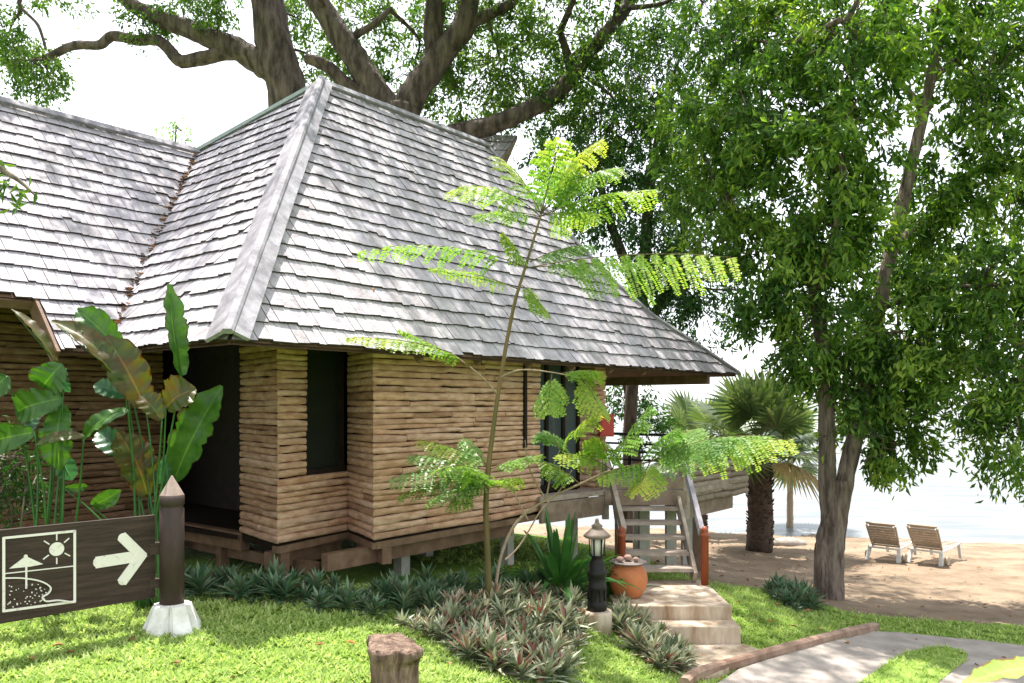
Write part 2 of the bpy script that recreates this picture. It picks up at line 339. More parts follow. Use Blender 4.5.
# sea
sm = bpy.data.materials.new('sea_water'); sm.use_nodes = True; N = sm.node_tree.nodes; L = sm.node_tree.links; pr = N['Principled BSDF']
pr.inputs['Base Color'].default_value = (.36, .44, .45, 1); pr.inputs['Roughness'].default_value = .22; pr.inputs['Specular IOR Level'].default_value = .5
co = N.new('ShaderNodeTexCoord'); mp = N.new('ShaderNodeMapping'); mp.inputs['Scale'].default_value = (.35, 1.3, 1); L.new(co.outputs['Object'], mp.inputs[0])
nz = N.new('ShaderNodeTexNoise'); nz.inputs['Scale'].default_value = 1.0; nz.inputs['Detail'].default_value = 7; L.new(mp.outputs[0], nz.inputs['Vector'])
bp = N.new('ShaderNodeBump'); bp.inputs['Strength'].default_value = .7; bp.inputs['Distance'].default_value = .25; L.new(nz.outputs[0], bp.inputs['Height']); L.new(bp.outputs[0], pr.inputs['Normal'])
N.remove(pr); df = N.new('ShaderNodeBsdfDiffuse'); gl = N.new('ShaderNodeBsdfGlossy'); mxs = N.new('ShaderNodeMixShader'); mxs.inputs[0].default_value = .2; gl.inputs['Roughness'].default_value = .25
rw_ = N.new('ShaderNodeValToRGB'); rw_.color_ramp.elements[0].position = .38; rw_.color_ramp.elements[1].position = .66; rw_.color_ramp.elements[0].color = (.12, .13, .132, 1); rw_.color_ramp.elements[1].color = (.21, .213, .21, 1)
L.new(nz.outputs[0], rw_.inputs[0]); L.new(rw_.outputs[0], df.inputs[0]); gl.inputs[0].default_value = (.9, .95, .97, 1); L.new(bp.outputs[0], df.inputs['Normal']); L.new(bp.outputs[0], gl.inputs['Normal'])
L.new(df.outputs[0], mxs.inputs[1]); L.new(gl.outputs[0], mxs.inputs[2]); L.new(mxs.outputs[0], N['Material Output'].inputs[0])
mb = MB(); mb.add([(-6000, 15, SEA), (6000, 15, SEA), (6000, 9000, SEA), (-6000, 9000, SEA)], [(0, 1, 2, 3)])
tag(mb.build('sea', sm), kind='structure')

# paths and slabs that follow the ground
def sheet(name, pxpoly, m, lift, step=.12, thick=.0):
    wp = [hit(*p) for p in pxpoly]
    P2 = [(p.x, p.y) for p in wp]
    x0, x1 = min(p[0] for p in P2), max(p[0] for p in P2); y0, y1 = min(p[1] for p in P2), max(p[1] for p in P2)
    import bmesh
    bm = bmesh.new(); f = bm.faces.new([bm.verts.new((x, y, 0)) for x, y in P2])
    for ax, lo, hi in ((0, x0, x1), (1, y0, y1)):
        k = lo + step
        while k < hi:
            n_ = Vector((1, 0, 0)) if ax == 0 else Vector((0, 1, 0))
            bmesh.ops.bisect_plane(bm, geom=bm.verts[:] + bm.edges[:] + bm.faces[:], plane_co=n_ * k, plane_no=n_); k += step
    z = ground_z(np.array([v.co.x for v in bm.verts]), np.array([v.co.y for v in bm.verts]))
    for v, zz in zip(bm.verts, z): v.co.z = zz + lift
    bmesh.ops.recalc_face_normals(bm, faces=bm.faces[:])
    me = bpy.data.meshes.new(name); bm.to_mesh(me); bm.free(); me.materials.append(m)
    for p in me.polygons: p.use_smooth = True
    o = bpy.data.objects.new(name, me); COL.objects.link(o); tag(o, kind='structure'); return o
PATH = [(690, 700), (740, 671), (800, 653), (850, 640), (874, 633.5), (900, 634.5), (930, 638), (975, 642), (1040, 650), (1090, 662), (1110, 700)]
ISLE = [(850, 693), (885, 668), (906, 655), (930, 650), (950, 650), (968, 656), (966, 664), (950, 676), (930, 693)]
sheet('path', PATH, M['path'], .03)
isle = [hit(*p) for p in ISLE]
M['turf'] = mat('turf_soil', (.13, .22, .03), (.22, .32, .06), .95, 9)
sheet('grass_verge', ISLE, M['turf'], .036)

# ------------------------------------------------------------------ bungalow
H = thing('bungalow', 'timber bungalow with grey shingled hip roof and stacked log walls, raised on posts', 'bungalow', UV(3, 2, -.2))
ZE = 2.21
def part(mb, name, m, parent=H): return mb.build(name, m, parent)

def shingle_face(mb, fn, nrm, rows, aL, aR, s0=0.0, s1=1.0, wmin=.07, wmax=.19, th=.016, wave=.012):
    """fn(a, s) -> 3D on the roof plane, s 0..1 up the slope; rows of overlapping wedge shingles"""
    up = (fn(0, 1) - fn(0, 0)).normalized(); ds = (s1 - s0) / rows; sl = (fn(0, 1) - fn(0, 0)).length
    for r in range(rows):
        sb = s0 + r * ds; st = min(sb + ds * 1.28, s1)
        lo = min(aL(sb), aL(st)); hi = max(aR(sb), aR(st)); a = lo - random.uniform(0, wmax)
        while a < hi:
            wd = random.uniform(wmin, wmax); a1 = a + wd - .006
            jb = random.uniform(-1, 1) * wave / sl + (math.sin(a * 2.1 + r * 1.3) * .006 / sl)
            if random.random() < .04: jb += random.uniform(-.03, .05) / sl
            q = []
            skew = random.uniform(-.006, .006) / sl
            for aa, ss, off in ((a, sb + jb, 1), (a1, sb + jb + skew, 1), (a1, st, 0), (a, st, 0)):
                c = min(max(aa, aL(min(max(ss, s0), s1))), aR(min(max(ss, s0), s1))); q.append((c, ss, off))
            if abs(q[1][0] - q[0][0]) + abs(q[2][0] - q[3][0]) > .03:
                t = th * random.uniform(.75, 1.4); tl = random.uniform(0, .007)
                low = [fn(c, s_) + nrm * (.012 if o else .0) for c, s_, o in q]
                top = [p + nrm * ((t + tl * (i == 1)) if i < 2 else .004) for i, p in enumerate(low)]
                mb.add(low + top, [(4, 5, 6, 7)], random.uniform(.26, 1)); mb.add(low + top, [(0, 1, 5, 4), (1, 2, 6, 5), (3, 0, 4, 7), (0, 3, 2, 1)], 0.0)
            a += wd
AD, BD = 3.0, 3.175; HP = 3.77
P_ = UV(BD, AD, ZE + HP); E_ = UV(0, 0, ZE)
QU = 6.5
nF = (VD * -HP + ZD * AD).normalized()          # front slope normal
nL = (UD * -HP + ZD * BD).normalized()          # left hip normal
def front(a_, s_): return UV(a_, AD * s_, ZE + HP * s_)
def onfront(px, py):
    d = Vector(((px - CX) / F, 1, (HY - py) / F)); o = Vector((0, 0, CZ)); t = (E_ - o).dot(nF) / d.dot(nF); p = o + d * t - E_
    return p.dot(UD), p.dot(VD) / AD
hp = [onfront(*p) for p in [(738, 374), (701, 349), (652, 317), (610, 280), (545, 211)]] + [(QU, 1.0)]
hp[0] = (hp[0][0], 0.0)
hs_s = np.array([p[1] for p in hp]); hs_a = np.array([p[0] for p in hp])
RU = hp[0][0]
def aR_front(s_): return float(np.interp(s_, hs_s, hs_a))
roof = MB(); shingle_face(roof, front, nF, 22, lambda s_: BD * s_, aR_front)
fr = part(roof, 'roof', M['shingle'])
# left hip slope
GU, GV = 2.69, 5.31; GZ_ = 5.40
def left(a_, s_): return UV(BD * s_, a_, ZE + HP * s_)
sG = GU / BD
VU = 2.22                                        # v where the valley meets the eave
def aR_left(s_): return float(np.interp(s_, [0, sG, 1], [VU, GV, AD]))
lm = MB(); shingle_face(lm, left, nL, 22, lambda s_: AD * s_, aR_left)
part(lm, 'left_slope_shingles', M['shingle'], fr)
# wing slope
WS = (GZ_ - ZE) / (GV - VU); nW = (VD * -WS + ZD).normalized(); VSL = (GV - VU)
def wing(a_, s_): return UV(a_, VU + VSL * s_, ZE + (GZ_ - ZE) * s_)
wm = MB()
sN = (2.714 - VU) / VSL
shingle_face(wm, wing, nW, 3, lambda s_: -.41, lambda s_: GU * s_, 0.0, sN)
shingle_face(wm, wing, nW, 16, lambda s_: -5.0, lambda s_: GU * s_, sN, 1.0)
part(wm, 'wing_slope_shingles', M['shingle'], fr)
# right hip slope (away from the photo) and plain back slopes
rm = MB()
def right(a_, s_): return UV(aR_front(s_), a_, ZE + HP * s_)
nR = (UD * HP + ZD * 3.2).normalized()
shingle_face(rm, right, nR, 20, lambda s_: AD * s_, lambda s_: 6.2 - 3.2 * s_)
part(rm, 'right_slope_shingles', M['shingle'], fr)
bk = MB()
def sheet3(mb, pts, nrm, t=.04): mb.prism([Vector(p) - nrm * .001 for p in pts], -nrm * t)
nB = (VD * HP + ZD * 3).normalized()
Qp = UV(QU, AD, ZE + HP); G = UV(GU, GV, GZ_)
bk.add([P_, Qp, UV(RU, 6.2, ZE), UV(GU + .2, 7.2, ZE)], [(0, 1, 2, 3)]); bk.add([P_, UV(GU + .2, 7.2, ZE), G], [(0, 1, 2)])
bk.add([G, UV(-5, GV, GZ_), UV(-5, 8.6, ZE), UV(GU + .2, 8.6, ZE)], [(3, 2, 1, 0)])
part(bk, 'back_slope', M['shingle'], fr)
# boarded underside, just below the shingles
ud = MB()
def lowered(p, n, t): return Vector(p) - n * t
ft = [front(0, 0)] + [front(a_, s_) for a_, s_ in hp] + [P_]
ud.add([lowered(p, nF, .012) for p in ft], [tuple(range(len(ft)))]); ud.add([lowered(p, nF, .05) for p in ft], [tuple(range(len(ft) - 1, -1, -1))])
lt = [E_, P_, G, UV(0, VU, ZE)]
ud.add([lowered(p, nL, .012) for p in lt], [(0, 1, 2, 3)]); ud.add([lowered(p, nL, .05) for p in lt], [(3, 2, 1, 0)])
wt = [UV(0, VU, ZE), G, UV(-5, GV, GZ_), wing(-5, sN), wing(-.41, sN), wing(-.41, 0)]
ud.add([lowered(p, nW, .012) for p in wt], [tuple(range(6))]); ud.add([lowered(p, nW, .05) for p in wt], [tuple(range(5, -1, -1))])
rt = [right(0, 0), Qp, right(6.2, 0)]
ss_ = [float(x_) for x_ in hs_s]
for sa_, sc_ in zip(ss_[:-1], ss_[1:]): ud.add([lowered(p, nR, .05) for p in (right(AD * sa_, sa_), right(AD * sc_, sc_), right(6.2 - 3.2 * sc_, sc_), right(6.2 - 3.2 * sa_, sa_))], [(0, 1, 2, 3)])
part(ud, 'roof_boarding', M['roofdeck'], fr)
# caps
cp = MB()
dh = (E_ - P_).normalized()
def cap_board(mb, p0, p1, n, sidev, wd, t=.03, lift=.045):
    s_ = Vector(sidev).normalized()
    mb.add([p0 + n * lift, p1 + n * lift, p1 + s_ * wd + n * lift, p0 + s_ * wd + n * lift] + [q_ + n * (lift + t) for q_ in (p0, p1, p1 + s_ * wd, p0 + s_ * wd)],
           [(3, 2, 1, 0), (4, 5, 6, 7), (0, 1, 5, 4), (1, 2, 6, 5), (2, 3, 7, 6), (3, 0, 4, 7)])
sF = nF.cross(dh); sF = sF if sF.dot(UD) > 0 else -sF
sL = nL.cross(dh); sL = sL if sL.dot(VD) > 0 else -sL
Pc = P_ + ZD * .02; Ec = E_ + dh * .03 + ZD * .02
for k_ in range(4):
    q0 = Pc.lerp(Ec, k_ / 4); q1 = Pc.lerp(Ec, (k_ + 1) / 4 - .002); lf_ = .045 + .006 * k_
    cap_board(cp, q0 - sF * .028, q1 - sF * .028, nF, sF, .15 + random.uniform(-.012, .012), lift=lf_); cap_board(cp, q0 - sL * .02, q1 - sL * .02, nL, sL, .20 + random.uniform(-.012, .012), lift=lf_)
nh_ = (nF + nL).normalized(); cp.beam(Pc + nh_ * .085, Ec + nh_ * .085, .10, .05, nh_, .5, .02)
part(cp, 'hip_cap', M['cap'], fr)
rc = MB(); cap_board(rc, P_ + ZD * .02, Qp + ZD * .02, nF, (VD * -AD - ZD * HP).normalized(), .10)
for (p0, p1) in zip(hp[:-1], hp[1:]):
    a0 = front(*p0); a1 = front(*p1); rc.beam(a0 + nF * .03, a1 + nF * .03, .07, .05, nF)
rc.beam(P_ + ZD * .03 - VD * -.03, Qp + ZD * .03 + VD * .03, .06, .05)
part(rc, 'ridge_cap', M['cap'], fr)
gc = MB(); gc.beam(P_ + ZD * .04, G + ZD * .04, .12, .05); part(gc, 'flashing', M['copper'], fr)
wc = MB(); cap_board(wc, UV(-5, GV, GZ_ + .02), UV(GU, GV, GZ_ + .02), nW, (VD * -1 - ZD * WS).normalized(), .12); wc.beam(UV(-5, GV + .04, GZ_ + .05), UV(GU, GV + .04, GZ_ + .05), .08, .05)
part(wc, 'wing_ridge_cap', M['cap'], fr)
# valley litter
vm = MB()
for i in range(260):
    t = random.random() ** 1.2; p = UV(0, VU, ZE).lerp(G, t) + UD * random.gauss(0, .035) + VD * random.gauss(0, .035) + ZD * .05
    r = Matrix.Rotation(random.uniform(0, 6.28), 3, 'Z') @ Matrix.Rotation(random.uniform(-.9, .9), 3, 'X')
    s_ = random.uniform(.02, .045); vm.add([p + r @ Vector(c_) * s_ for c_ in ((-1, -.5, 0), (1, -.4, .1), (.9, .5, 0), (-.8, .5, .2))], [(0, 1, 2, 3)])
tag(part(vm, 'valley_leaf_litter', M['litter'], fr), kind='stuff')
bb = MB(); bb.beam(UV(-.44, 2.80, 2.70), UV(-.44, 2.23, 2.13), .03, .17, nW); bb.beam(wing(-5, sN) - nW * .08, wing(-.44, sN) - nW * .08, .03, .1, nW)
part(bb, 'barge_board', M['timber'], fr)
# eave beams
eb = MB()
eb.beam(UV(4.8, .55, 2.34), UV(RU - .8, .55, 2.34), .10, .16)
eb.beam(UV(RU - .75, .2, 2.11), UV(RU - .75, 5.8, 2.11), .1, .15)
for k in range(9):
    if 2.2 + k * .9 < aR_front(.5) - .3: eb.beam(UV(2.2 + k * .9, .10, 2.14), UV(2.2 + k * .9, 1.1, 2.14 + 1.0 * HP / AD), .05, .07)
part(eb, 'eave_beam', M['timber'])

_rc = random.Random(5); COURSE = [_rc.choice((.72, .85, 1.0, 1.0, 1.15, 1.3)) * _rc.uniform(.93, 1.07) for _ in range(80)]
def log_run(mb, p0, p1, z0, z1, nrm, ch=.070, jut=.022, bulge=.020, lmin=.35, lmax=1.3, m0=None, m1=None):
    p0 = Vector(p0); p1 = Vector(p1); d = p1 - p0; d.z = 0; Ln = d.length; d.normalize(); n = Vector(nrm)
    z = z0; ci = 0
    while z < z1 - .02:
        h = ch * COURSE[ci]; ci += 1; x = (-jut * random.uniform(.75, 1.25)) if m0 is None else 0.0; first = True
        while x < Ln - .01:
            l = random.uniform(lmin, lmax)
            e = x + l
            last = e > Ln - .25
            if last: e = Ln + (jut * random.uniform(.75, 1.25) if m1 is None else 0.0)
            b = bulge * random.uniform(.75, 1.3); of = random.uniform(-.005, .010); tilt = random.uniform(-.008, .008)
            m_ = max(3, int((e - x) / .18)); rings = []
            for i in range(m_ + 1):
                t = i / m_; xx = x + (e - x) * t; mt = (-m0 if (first and i == 0 and m0 is not None) else (m1 if (last and i == m_ and m1 is not None) else 0.0)); sc = (1 - .10 * (i in (0, m_) and mt == 0)) * random.uniform(.84, 1.1); zc = z + h / 2 + tilt * (t - .5) * 2 + random.uniform(-.004, .004)
                rings.append([p0 + d * (xx + mt * (of + b * sc * cc) + (random.uniform(-.004, .004) if mt else 0)) + n * (of + b * sc * cc) + Vector((0, 0, zc - p0.z + h * .51 * sc * ss)) for cc, ss in ((-2.2, -1), (.45, -.88), (.88, -.45), (1, 0), (.88, .45), (.45, .88), (-2.2, 1))])
            vs = [v for r_ in rings for v in r_]; rr = random.random()
            fs = [(i * 7 + k, (i + 1) * 7 + k, (i + 1) * 7 + k + 1, i * 7 + k + 1) for i in range(m_) for k in range(6)]
            mb.add(vs, fs, rr, True); mb.add(rings[0], [tuple(range(7))], rr); mb.add(rings[-1], [tuple(range(6, -1, -1))], rr)
            x = e + .004; first = False
        z += h
p0 = UV(1.35, 1.995, 0); p1 = UV(1.17, 1.064, 0); p2 = UV(2.21, 1.264, 0); pc = UV(1.93, .5, 0); pf = UV(4.69, .5, 0)
def outn(a_, b_):
    d = (b_ - a_).normalized(); return Vector((d.y, -d.x, 0))
ZB = .30; ZT = 2.36
def turn(a_, b_, c_):
    d1 = (b_ - a_).normalized(); d2 = (c_ - b_).normalized(); return math.tan(math.atan2(d1.x * d2.y - d1.y * d2.x, d1.dot(d2)) / 2)
t1 = turn(p0, p1, p2); t2 = turn(p1, p2, pc); t3 = turn(p2, pc, pf)
mw = MB(); log_run(mw, pc, pf, ZB, ZT + .3, outn(pc, pf), m0=t3); part(mw, 'facade_log_wall', M['log'])
m1 = MB(); log_run(m1, p0, p1, ZB, ZT + .35, outn(p0, p1), m1=t1); part(m1, 'end_log_wall', M['log'])
m2 = MB(); n12 = outn(p1, p2); wl = p1.lerp(p2, .36); wr = p1.lerp(p2, 1.0)
log_run(m2, p1, p2, ZB, .95, n12, m0=t1, m1=t2); log_run(m2, p1, wl, .96, ZT + .7, n12, jut=.008, m0=t1); part(m2, 'bay_log_wall', M['log'])
m3 = MB(); log_run(m3, p2, pc, ZB, ZT + .5, outn(p2, pc), m0=t2, m1=t3); part(m3, 'return_log_wall', M['log'])
m4 = MB(); ww0 = UV(-5, 3.75, 0); ww1 = UV(1.33, 3.75, 0); log_run(m4, ww0, ww1, ZB - .1, 3.5, outn(ww0, ww1)); M['winglog'] = mat('weathered_shaded_log', (.17, .095, .06), (.31, .20, .135), .85, 6, (1, 1, 3.5), .7, 40, [(.58, .48, .38), (1.05, 1.02, .98), (.80, .70, .58), (1.08, 1.04, .98)], .15); part(m4, 'wing_log_wall', M['winglog'])  # wing logs darker: partly weathered brown, partly eave shade put into the colour
# dark liner behind the logs, closing the rooms
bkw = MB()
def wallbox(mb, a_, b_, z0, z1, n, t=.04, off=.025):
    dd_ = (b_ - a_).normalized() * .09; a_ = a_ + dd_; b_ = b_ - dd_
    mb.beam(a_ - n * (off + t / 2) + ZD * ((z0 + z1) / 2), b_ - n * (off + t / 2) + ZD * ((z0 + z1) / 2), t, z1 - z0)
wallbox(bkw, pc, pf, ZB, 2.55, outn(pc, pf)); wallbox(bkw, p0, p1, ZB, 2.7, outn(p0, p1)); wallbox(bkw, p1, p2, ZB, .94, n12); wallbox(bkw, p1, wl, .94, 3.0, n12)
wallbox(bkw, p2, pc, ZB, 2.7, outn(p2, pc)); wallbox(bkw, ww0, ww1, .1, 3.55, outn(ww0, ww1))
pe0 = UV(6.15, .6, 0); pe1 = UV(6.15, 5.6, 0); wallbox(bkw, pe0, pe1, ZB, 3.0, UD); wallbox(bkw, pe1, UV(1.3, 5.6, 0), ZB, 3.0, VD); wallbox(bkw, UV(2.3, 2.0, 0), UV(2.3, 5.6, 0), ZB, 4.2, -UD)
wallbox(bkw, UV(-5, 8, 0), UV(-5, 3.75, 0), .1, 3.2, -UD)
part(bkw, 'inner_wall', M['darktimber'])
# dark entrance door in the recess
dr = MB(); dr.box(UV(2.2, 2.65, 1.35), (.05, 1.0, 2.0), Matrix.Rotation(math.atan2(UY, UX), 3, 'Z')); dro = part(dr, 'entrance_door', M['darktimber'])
hd = MB(); hd.tube([UV(2.14, 2.3, 1.2), UV(2.14, 2.3, 1.45)], [.015, .015], 8); part(hd, 'handle', M['iron'], dro)
# floor and beams
fl = MB(); fl.prism([p0 + ZD * .22, p1 + ZD * .22, p2 + ZD * .22, pc + ZD * .22, pf + ZD * .22, UV(6.15, .6, .22), UV(6.15, 5.6, .22), UV(1.3, 5.6, .22)], ZD * .07)
fl.prism([UV(1.3, 2.0, .23), UV(1.3, 8, .23), UV(-5, 8, .23), UV(-5, 3.3, .23), UV(1.2, 3.3, .23)], ZD * .05); part(fl, 'floor', M['darktimber'])
fb = MB()
nfc = outn(pc, pf)
fb.beam(pc - nfc * .03 + ZD * .245 + UD * .02, pf - nfc * .03 + ZD * .245, .10, .07); fb.beam(pc - nfc * .16 + ZD * .13 - UD * .5, pf - nfc * .16 + ZD * .13 - UD * .4, .10, .17)
fb.beam(p1 - n12 * .03 + ZD * .245, p2 - n12 * .03 + ZD * .245, .10, .07); fb.beam(p1 - n12 * .14 + ZD * .12, p2 - n12 * .14 + ZD * .12, .10, .18)
fb.beam(p2 + ZD * .243 - outn(p2, pc) * .03, pc + ZD * .243 - outn(p2, pc) * .03, .10, .066); fb.beam(p2 + ZD * .128 - outn(p2, pc) * .14, pc + ZD * .128 - outn(p2, pc) * .14, .10, .165)
fb.beam(p0 + ZD * .2 - UD * -.04, UV(1.35, 3.25, .2), .10, .19); fb.beam(UV(1.3, 3.3, .2), UV(-5, 3.3, .2), .10, .19); fb.beam(UV(1.5, .9, .03), UV(1.5, 5.4, .03), .1, .12); fb.beam(UV(4.3, .9, .05), UV(4.3, 5.4, .05), .1, .12)
part(fb, 'floor_beam', M['timber'])
# posts under the floor
def stilt(u_, v_, m, wd=.13, ztop=.22):
    b = UV(u_, v_, 0); z0 = gz(b.x, b.y) - .2; q_ = MB(); q_.box((b.x, b.y, (z0 + ztop) / 2), (wd, wd, ztop - z0), Matrix.Rotation(math.atan2(UY, UX), 3, 'Z')); part(q_, 'stilt', m)
for u_, v_ in ((2.70, .92), (3.9, 1.75), (2.0, 2.2), (4.45, 2.6), (4.6, .95), (6.0, .9), (6.0, 3), (2.2, 4.8), (4.3, 4.8), (6.0, 5.2)): stilt(u_, v_, M['concrete'])
for u_, v_ in ((1.28, 1.15), (1.42, 2.5), (1.2, 3.2), (-1.5, 3.25), (-4.5, 3.25)): stilt(u_, v_, M['timber'], .1)
# corner window
def win_quad(a_, b_, z0, z1, n, inset): return a_ - n * inset, b_ - n * inset
wf = MB(); ia = wl + (wr - wl).normalized() * .0 - n12 * .05; ib = wr - (wr - wl).normalized() * .02 - n12 * .05
for z_ in (.985, 2.5): wf.beam(ia + ZD * z_, ib + ZD * z_, .07, .06)
dd = (wr - wl).normalized()
for q_ in (ia + dd * .03, ib - dd * .05): wf.beam(q_ + ZD * .96, q_ + ZD * 2.55, .065, .06, dd)
wfo = part(wf, 'window', M['darktimber'])
wp = MB(); ga = ia + dd * .04 - n12 * .01; gb = ib - dd * .06 - n12 * .01; wp.add([ga + ZD * 1.0, gb + ZD * 1.0, gb + ZD * 2.5, ga + ZD * 2.5], [(0, 1, 2, 3)]); part(wp, 'pane', M['glass'], wfo)
# dark vertical strip on the facade
vs = MB(); q_ = pc.lerp(pf, .885) + nfc * .035; vs.beam(q_ + ZD * 1.15, q_ + ZD * 2.4, .05, .03, nfc); part(vs, 'cover_strip', M['darktimber'])
# glazed front with door
gf = MB(); g0 = UV(4.70, .72, 0); g1 = UV(5.90, .72, 0)
for t in (0.02, .36, .68, .98):
    q_ = g0.lerp(g1, t); gf.beam(q_ + ZD * .52, q_ + ZD * 2.4, .07, .06, UD)
gf.beam(g0 + ZD * .56, g1 + ZD * .56, .07, .1); gf.beam(g0 + ZD * 2.3, g1 + ZD * 2.3, .07, .1)
gfo = part(gf, 'glazed_door', M['darktimber'])
gg = MB(); gg.add([g0 + ZD * .58, g1 + ZD * .58, g1 + ZD * 2.3, g0 + ZD * 2.3], [(0, 1, 2, 3)]); part(gg, 'pane', M['doorglass'], gfo)
# log-clad column
cl = MB(); c0 = [UV(5.92, .45, 0), UV(6.16, .45, 0), UV(6.16, .70, 0), UV(5.92, .70, 0)]
for i in range(4):
    a_, b_ = c0[i], c0[(i + 1) % 4]; log_run(cl, a_, b_, .45, 2.5, outn(a_, b_), lmin=.5, m0=math.tan(math.pi / 4), m1=math.tan(math.pi / 4))
part(cl, 'corner_column', M['log'])
# deck
A1 = V(.36, 10.22, 0); B1 = V(1.26, 11.06, 0); C1 = V(2.42, 11.10, 0); D1 = V(3.75, 12.83, 0); E1 = D1 + VD * 5.4; F1 = UV(6.15, 5.6, 0)
dk = MB(); dk.prism([p + ZD * .44 for p in (A1, B1, C1, D1, E1, F1, UV(6.15, .6, 0), UV(4.69, .6, 0))], ZD * .07); dko = part(dk, 'deck', M['greytimber'])
ds_ = MB()
M['midtimber'] = mat('faded_timber', (.17, .12, .085), (.28, .21, .16), .8, 7, (1, 1, 1), .25, 40)
ds_.beam(A1 + ZD * .30, B1 + ZD * .30, .05, .26); ds_.beam(B1 + ZD * .40 + V(.02, 0, 0), C1 + ZD * .40, .05, .20); ds_.beam(B1 + ZD * .60 + V(.03, .02, 0), C1 + ZD * .60 + V(0, .02, 0), .06, .15)
part(ds_, 'deck_fascia', M['midtimber'], dko)
ln = MB(); nd = outn(C1, D1); mid = V(3.337, 12.33, 0); log_run(ln, V(2.44, 11.28, 0), mid, .28, .84, nd, .085, bulge=.035, lmin=.5); log_run(ln, mid, D1, .27, .80, nd, .085, bulge=.035); log_run(ln, D1, D1 + VD * .9, .27, .8, UD, .085)
part(ln, 'log_balustrade', M['greylog'], dko)
lb = MB(); wallbox(lb, V(2.44, 11.28, 0), D1 - UD * .05, .27, .82, nd, .08, .0); part(lb, 'balustrade_backing', M['timber'], dko)
db = MB(); db.beam(V(2.46, 11.40, .17), V(3.42, 12.56, .17), .1, .19); db.beam(V(3.4, 12.53, .17) - nd * .05, E1 + ZD * .17 - UD * .3, .1, .18); part(db, 'deck_beam', M['midtimber'], dko)
for x_, y_, m_ in ((1.98, 12.0, 'concrete'), (2.42, 12.2, 'concrete'), (1.65, 12.2, 'timber'), (2.75, 12.6, 'concrete'), (2.2, 14.0, 'concrete'), (3.0, 12.9, 'timber')):
    q_ = MB(); z0 = gz(x_, y_) - .2; q_.box((x_, y_, (z0 + .44) / 2), (.15, .15, .44 - z0)); part(q_, 'deck_post', M[m_], dko)
rl = MB(); ra = D1 + VD * 1.0; rb = E1
for z_ in (.72, .86, 1.0): rl.beam(ra + ZD * z_ - UD * .06, rb + ZD * z_ - UD * .06, .03, .035)
rl.beam(ra + ZD * 1.17 - UD * .06, rb + ZD * 1.17 - UD * .06, .08, .045)
for k in range(5):
    q_ = ra.lerp(rb, k / 4) - UD * .06; rl.beam(q_ + ZD * .5, q_ + ZD * 1.16, .06, .06, UD)
part(rl, 'railing', M['deckmetal'], dko)

# rear pavilion whose roof end shows over the ridge
R = thing('rear_pavilion', 'pavilion behind the bungalow, only its overhanging grey shingled roof end shows above the ridge', 'pavilion', (-1.5, 19, -.8))
a0 = W(430, 132.5, 17.0); a1 = W(517.6, 135.6, 17.0); dz = V(0, -1.0, -1.0).normalized(); nP = V(0, -1, 1).normalized()
low0 = a0 + V(-.3, -1.35, -1.9); low1 = a1 + V(-1.05, -1.35, -1.9)
rp = MB()
def rfn(a_, s_): return low0.lerp(a0, s_).lerp(low1.lerp(a1, s_), a_)
Lw = (a1 - a0).length
shingle_face(rp, lambda a_, s_: rfn(a_ / Lw, s_), (a1 - a0).cross(a0 - low0).normalized(), 9, lambda s_: 0, lambda s_: Lw, th=.015)
rpo = rp.build('roof', M['shingle'], R)
bp2 = MB(); n_ = (a1 - a0).cross(a0 - low0).normalized(); bp2.prism([low0 - n_ * .01, low1 - n_ * .01, a1 - n_ * .01, a0 - n_ * .01], -n_ * .05)
bq = [a0 - n_ * .01, a1 - n_ * .01, a1 + V(-1.05, 1.6, -1.9), a0 + V(-.3, 1.6, -1.9)]; bp2.prism(bq, V(0, .03, -.05)); bp2.build('roof_boarding', M['greytimber'], rpo)
rw = MB(); rw.box((-1.45, 17.3, 2.3), (1.5, 2.2, 6.4)); rw.build('wall', M['timber'], R)

# ------------------------------------------------------------------ concrete steps, wooden stairs
st = MB()
st.box(((1.15 + 2.45) / 2, (8.91 + 10.25) / 2, -.55 - .25), (1.30, 1.34, .5), rnd=.5); st.box(((1.3 + 2.47) / 2, (8.63 + 8.95) / 2 - .004, -.70 - .25), (1.17, .32, .5), rnd=.4)
so = st.build('concrete_steps', M['stepstone']); tag(so, 'stained pale concrete steps and landing at the foot of the wooden stairs', 'steps')
bev = so.modifiers.new('bevel', 'BEVEL'); bev.width = .012; bev.segments = 2
sl = MB(); sl.prism([V(1.25, 8.62, -.96), V(2.5, 8.62, -.96), V(2.62, 8.4, -.96), V(1.85, 7.55, -.96), V(1.5, 7.7, -.96), V(1.25, 8.3, -.96)], ZD * .075); tag(sl.build('landing_slab', M['stepstone']), kind='structure')
S = thing('wooden_staircase', 'grey wooden staircase with open treads and red newel posts below the deck', 'staircase', (1.85, 10.4, -.55))
XL, XR = 1.42, 2.29
for k in range(5):
    t = MB(); z_ = -.38 + .161 * k; y_ = 10.02 + .225 * k
    t.box(((XL + XR) / 2, y_ + .10, z_), (XR - XL - .05, .24, .045)); t.build('tread', M['greytimber'], S)
for x_ in (XL, XR):
    t = MB(); t.beam(V(x_, 10.02, -.48), V(x_, 11.05, .36), .045, .2); t.build('stringer', M['greytimber'], S)
for x_, y_, zt in ((1.36, 9.93, .16), (2.40, 9.96, .16)):
    t = MB(); zb = -.55
    prof = [(.048, 0), (.048, .60), (.054, .605), (.054, .63), (.040, .64), (.046, .67), (.040, .70), (.02, .725), (.004, .73)]
    t.lathe(prof, (x_, y_, zb), 16); t.build('newel_post', M['redwood'], S)
for x_, xt in ((1.40, 1.32), (2.37, 2.40)):
    t = MB(); t.beam(V(x_, 10.0, .10), V(xt, 11.12, .88), .06, .12); t.build('handrail', M['greytimber' if x_ < 2 else 'cap'], S)
